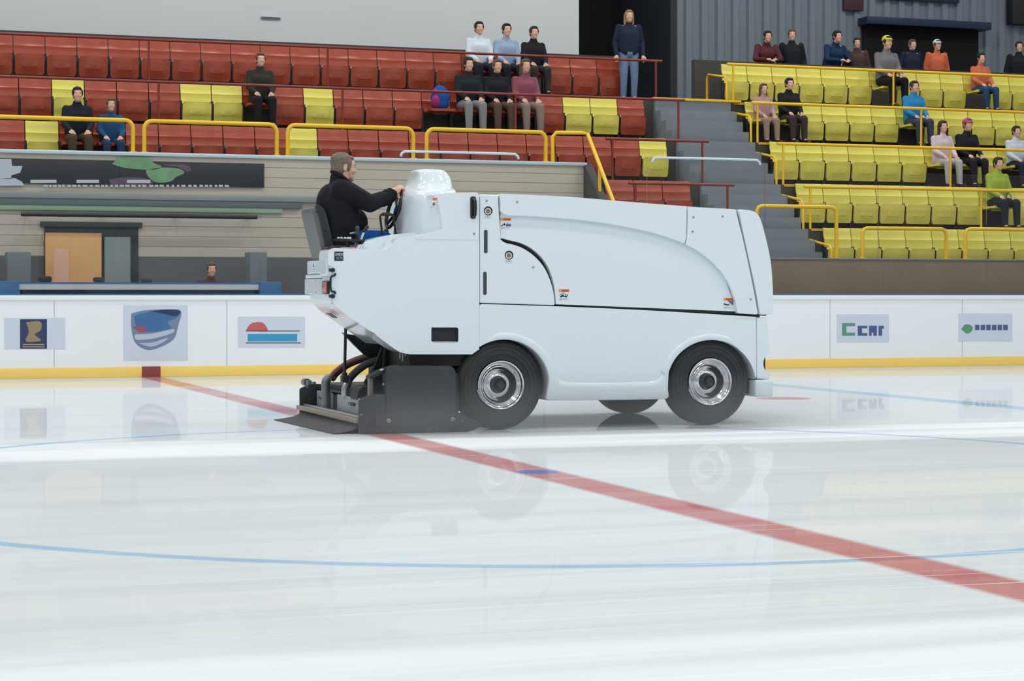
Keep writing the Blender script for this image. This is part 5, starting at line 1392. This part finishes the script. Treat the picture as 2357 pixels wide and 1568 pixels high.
# eyes, brows
for s in (-1, 1):
    p = hc + Rz @ (Vector((.069 + FX, .034 * s, .011)) * JAW)
    bm = nb(); ell(bm, p, (.008, .011, .006), (0, 0, 0), 14); ey = obj('eye', bm, mat('eye_shaded', (176, 164, 156), .3), DR)  # eyeball colour darkened to hold the shade around the eyes
    bm = nb(); ell(bm, p + Rz @ Vector((.006, 0, 0)), (.003, .005, .005), (0, 0, 0), 12); obj('iris', bm, mat('iris_dark', (58, 50, 44), .3), ey)
    bm = nb(); a_ = hc + Rz @ (Vector((.087 + FX, .014 * s, .034)) * JAW); b_ = hc + Rz @ (Vector((.072 + FX, .052 * s, .037)) * JAW); capsule(bm, a_, b_, .0042, .003, 8); obj('eyebrow', bm, mat('brow_brown', (104, 84, 68), .8), DR)
# hair
bm = nb()
def he(o, r): ell(bm, hc + Rz @ (Vector(o) * JAW), [q * JAW for q in r], Rz.to_euler(), 22)
he((-.024, 0, .046), (.104, .085, .088)); he((-.064, 0, -.010), (.052, .070, .078)); he((.040, 0, .090), (.048, .058, .028))
for s in (-1, 1):
    he((.022, .066 * s, .036), (.032, .016, .040)); he((.030, .069 * s, .004), (.015, .010, .036)); he((-.045, .060 * s, -.006), (.040, .022, .062))
rr = random.Random(3)
for i in range(70):
    w = rr.uniform(0, 2 * PI); v = rr.uniform(.15, 1.35)
    d_ = Vector((math.cos(w) * math.cos(v), math.sin(w) * math.cos(v), math.sin(v)))
    if d_.x > .75: continue
    p = Vector((-.024 + d_.x * .102, d_.y * .083, .046 + d_.z * .086)) * JAW
    t_ = Vector((-.5, rr.uniform(-.5, .5), -.4)) * .03
    capsule(bm, hc + Rz @ p, hc + Rz @ (p + t_), .009, .006, 8)
HAIRM = mat('driver_hair', (112, 98, 84), .65, noise=.35, nscale=60, bump=.5)
me = fuse(bm, .005, 2); me.name = 'hair'; me.materials.clear(); me.materials.append(HAIRM); link('hair', me, DR, 'short greying brown hair')
# black fleece
FLE = mat('black_fleece', (26, 27, 33), .9, noise=.2, nscale=11, bump=1.0, spec=.25)
bm = nb()
for w in (-.10, 0, .10):
    capsule(bm, D(783, 556, w * .9), D(786, 516, w), .155, .172)
    capsule(bm, D(786, 516, w), D(784, 470, w), .172, .158)
    capsule(bm, D(784, 470, w), D(785, 442, w), .158, .115)
ell(bm, D(806, 513, 0), (.155, .19, .15)); ell(bm, D(800, 545, 0), (.13, .2, .08))
ell(bm, D(760, 470, 0), (.12, .19, .18))
capsule(bm, D(784, 442), D(781, 420), .125, .088); capsule(bm, D(781, 420), D(779, 411), .084, .076)
for sh, el, wr, s in ((shN, elN, wrN, -1), (shF, elF, wrF, 1)):
    capsule(bm, D(785, 448, .08 * s), sh, .125, .092)
    capsule(bm, sh, el, .094, .078); capsule(bm, el, el.lerp(wr, .55), .078, .066); capsule(bm, el.lerp(wr, .5), el.lerp(wr, .97), .064, .054)
    for f in (.62, .78): 
        q = el.lerp(wr, f); capsule(bm, q + Vector((-.01, -.02, -.045)), q + Vector((.02, 0, .05)), .035, .030)
    for f in (.35, .6, .82):
        q = sh.lerp(el, f); capsule(bm, q + Vector((-.03, -.03, .055)), q + Vector((.03, -.05, -.05)), .040, .036)
me = fuse(bm, .009, 5); me.name = 'fleece'; me.materials.clear(); me.materials.append(FLE); fo = link('fleece', me, DR, 'black fleece jacket')
# cuff and collar as raised bands
for el, wr in ((elN, wrN), (elF, wrF)):
    d_ = (wr - el).normalized(); c_ = el.lerp(wr, .95); s_, t_ = frame_of(d_)
    bm = nb(); tube(bm, [c_ + (s_ * math.cos(w) + t_ * math.sin(w)) * .047 for w in [2 * PI * i / 24 for i in range(24)]], .014, 8, True); obj('cuff', bm, FLE, fo)
cc = D(783, 410); bm = nb()
tube(bm, [cc + Vector((.075 * math.cos(w) + .005, .078 * math.sin(w), -.055 * math.cos(w) + .002)) for w in [2 * PI * i / 32 for i in range(32)]], .019, 8, True); obj('collar', bm, FLE, fo)
# trousers and shoes
BLUET = mat('blue_trousers', (22, 84, 160), .8, noise=.12, nscale=20, spec=.2)
bm = nb()
for h_, k_, a_, s in ((hipN, knN, anN, -1), (hipF, knF, anF, 1)):
    capsule(bm, D(782, 560, .05 * s), h_, .14, .112); capsule(bm, h_, k_, .112, .082); capsule(bm, k_, a_ + Vector((0, 0, .03)), .08, .062)
me = fuse(bm, .010, 5); me.name = 'trousers'; me.materials.clear(); me.materials.append(BLUET); link('trousers', me, DR, 'bright blue trousers')
for a_ in (anN, anF):
    bm = nb(); capsule(bm, a_ + Vector((-.03, 0, -.03)), a_ + Vector((.15, 0, -.04)), .050, .042); me = fuse(bm, .010, 3); me.name = 'shoe'; me.materials.clear(); me.materials.append(SHOE); link('shoe', me, DR)

# ================================================================ MIST, LIGHT, CAMERA
MISTM = bpy.data.materials.new('mist'); MISTM.use_nodes = True
g = G(MISTM); N, L = g.N, g.L; N.remove(N['Principled BSDF'])
vs = N.new('ShaderNodeVolumePrincipled'); vs.inputs['Color'].default_value = (.93, .96, .98, 1); vs.inputs['Anisotropy'].default_value = .2
geo = N.new('ShaderNodeNewGeometry'); sx = N.new('ShaderNodeSeparateXYZ'); L.new(geo.outputs['Position'], sx.inputs[0])
hgt = g.m('SUBTRACT', 1.0, g.step(sx.outputs[2], .0, .55))
xf = g.m('MULTIPLY', g.step(sx.outputs[0], 3.6, 4.9), g.m('SUBTRACT', 1.0, g.step(sx.outputs[0], 7.4, 9.4)))
dn = g.m('MULTIPLY', g.m('MULTIPLY', hgt, xf), g.m('MULTIPLY', g.noise(geo.outputs['Position'], (1.2, 1.2, 2.0), 2), 1.7))
L.new(dn, vs.inputs['Density']); L.new(vs.outputs[0], N['Material Output'].inputs['Volume'])
bm = nb(); box(bm, 3.5, 9.4, 15.2, 15.88, .012, .56)
o = obj('mist', bm, MISTM); tag(o, 'thin white mist low over the ice beside the conditioner and wheels', 'mist', kind='stuff')

w = bpy.data.worlds.new('arena'); bpy.context.scene.world = w; w.use_nodes = True
g = G(w); N, L = g.N, g.L
bg = N['Background']; geo = N.new('ShaderNodeTexCoord'); sx = N.new('ShaderNodeSeparateXYZ'); L.new(geo.outputs['Generated'], sx.inputs[0])
f = g.step(sx.outputs[2], -.05, .6)
c = g.mix(f, (.40, .43, .46, 1), (.66, .70, .74, 1))
L.new(c, bg.inputs['Color']); bg.inputs['Strength'].default_value = 0.62
LAMP = []
for i in range(6):
    for j in range(5):
        ld_ = bpy.data.lights.new('hall_lamp', 'AREA'); ld_.shape = 'RECTANGLE'; ld_.size = .9; ld_.size_y = .5; ld_.energy = 68; ld_.color = (1.0, .985, .955)
        lo = bpy.data.objects.new('hall_lamp', ld_); COL.objects.link(lo); lo.location = (-6 + 5.2 * i, 0.5 + 6.2 * j, 9.5)
for i in range(6):  # unseen fill lights added to brighten the seats and back wall
    ld_ = bpy.data.lights.new('stand_fill_light', 'AREA'); ld_.shape = 'RECTANGLE'; ld_.size = .9; ld_.size_y = .5; ld_.energy = 92; ld_.color = (1.0, .985, .955)
    lo = bpy.data.objects.new('stand_fill_light', ld_); COL.objects.link(lo); lo.location = (-1 + 4.6 * i, 31.5, 11.2)

cam = bpy.data.cameras.new('camera'); cam.lens = 70; cam.sensor_width = 36; cam.sensor_fit = 'HORIZONTAL'
cam.shift_y = -(784 - HZ) / 2357.0
cam.clip_end = 200
co = bpy.data.objects.new('camera', cam); COL.objects.link(co); co.location = (0, 0, H); co.rotation_euler = (PI / 2, 0, -TH)
sc = bpy.context.scene; sc.camera = co
sc.view_settings.view_transform = 'Standard'; sc.view_settings.look = 'None'; sc.view_settings.gamma = 1.0; sc.view_settings.use_curve_mapping = False
sc.view_settings.exposure = 0.32
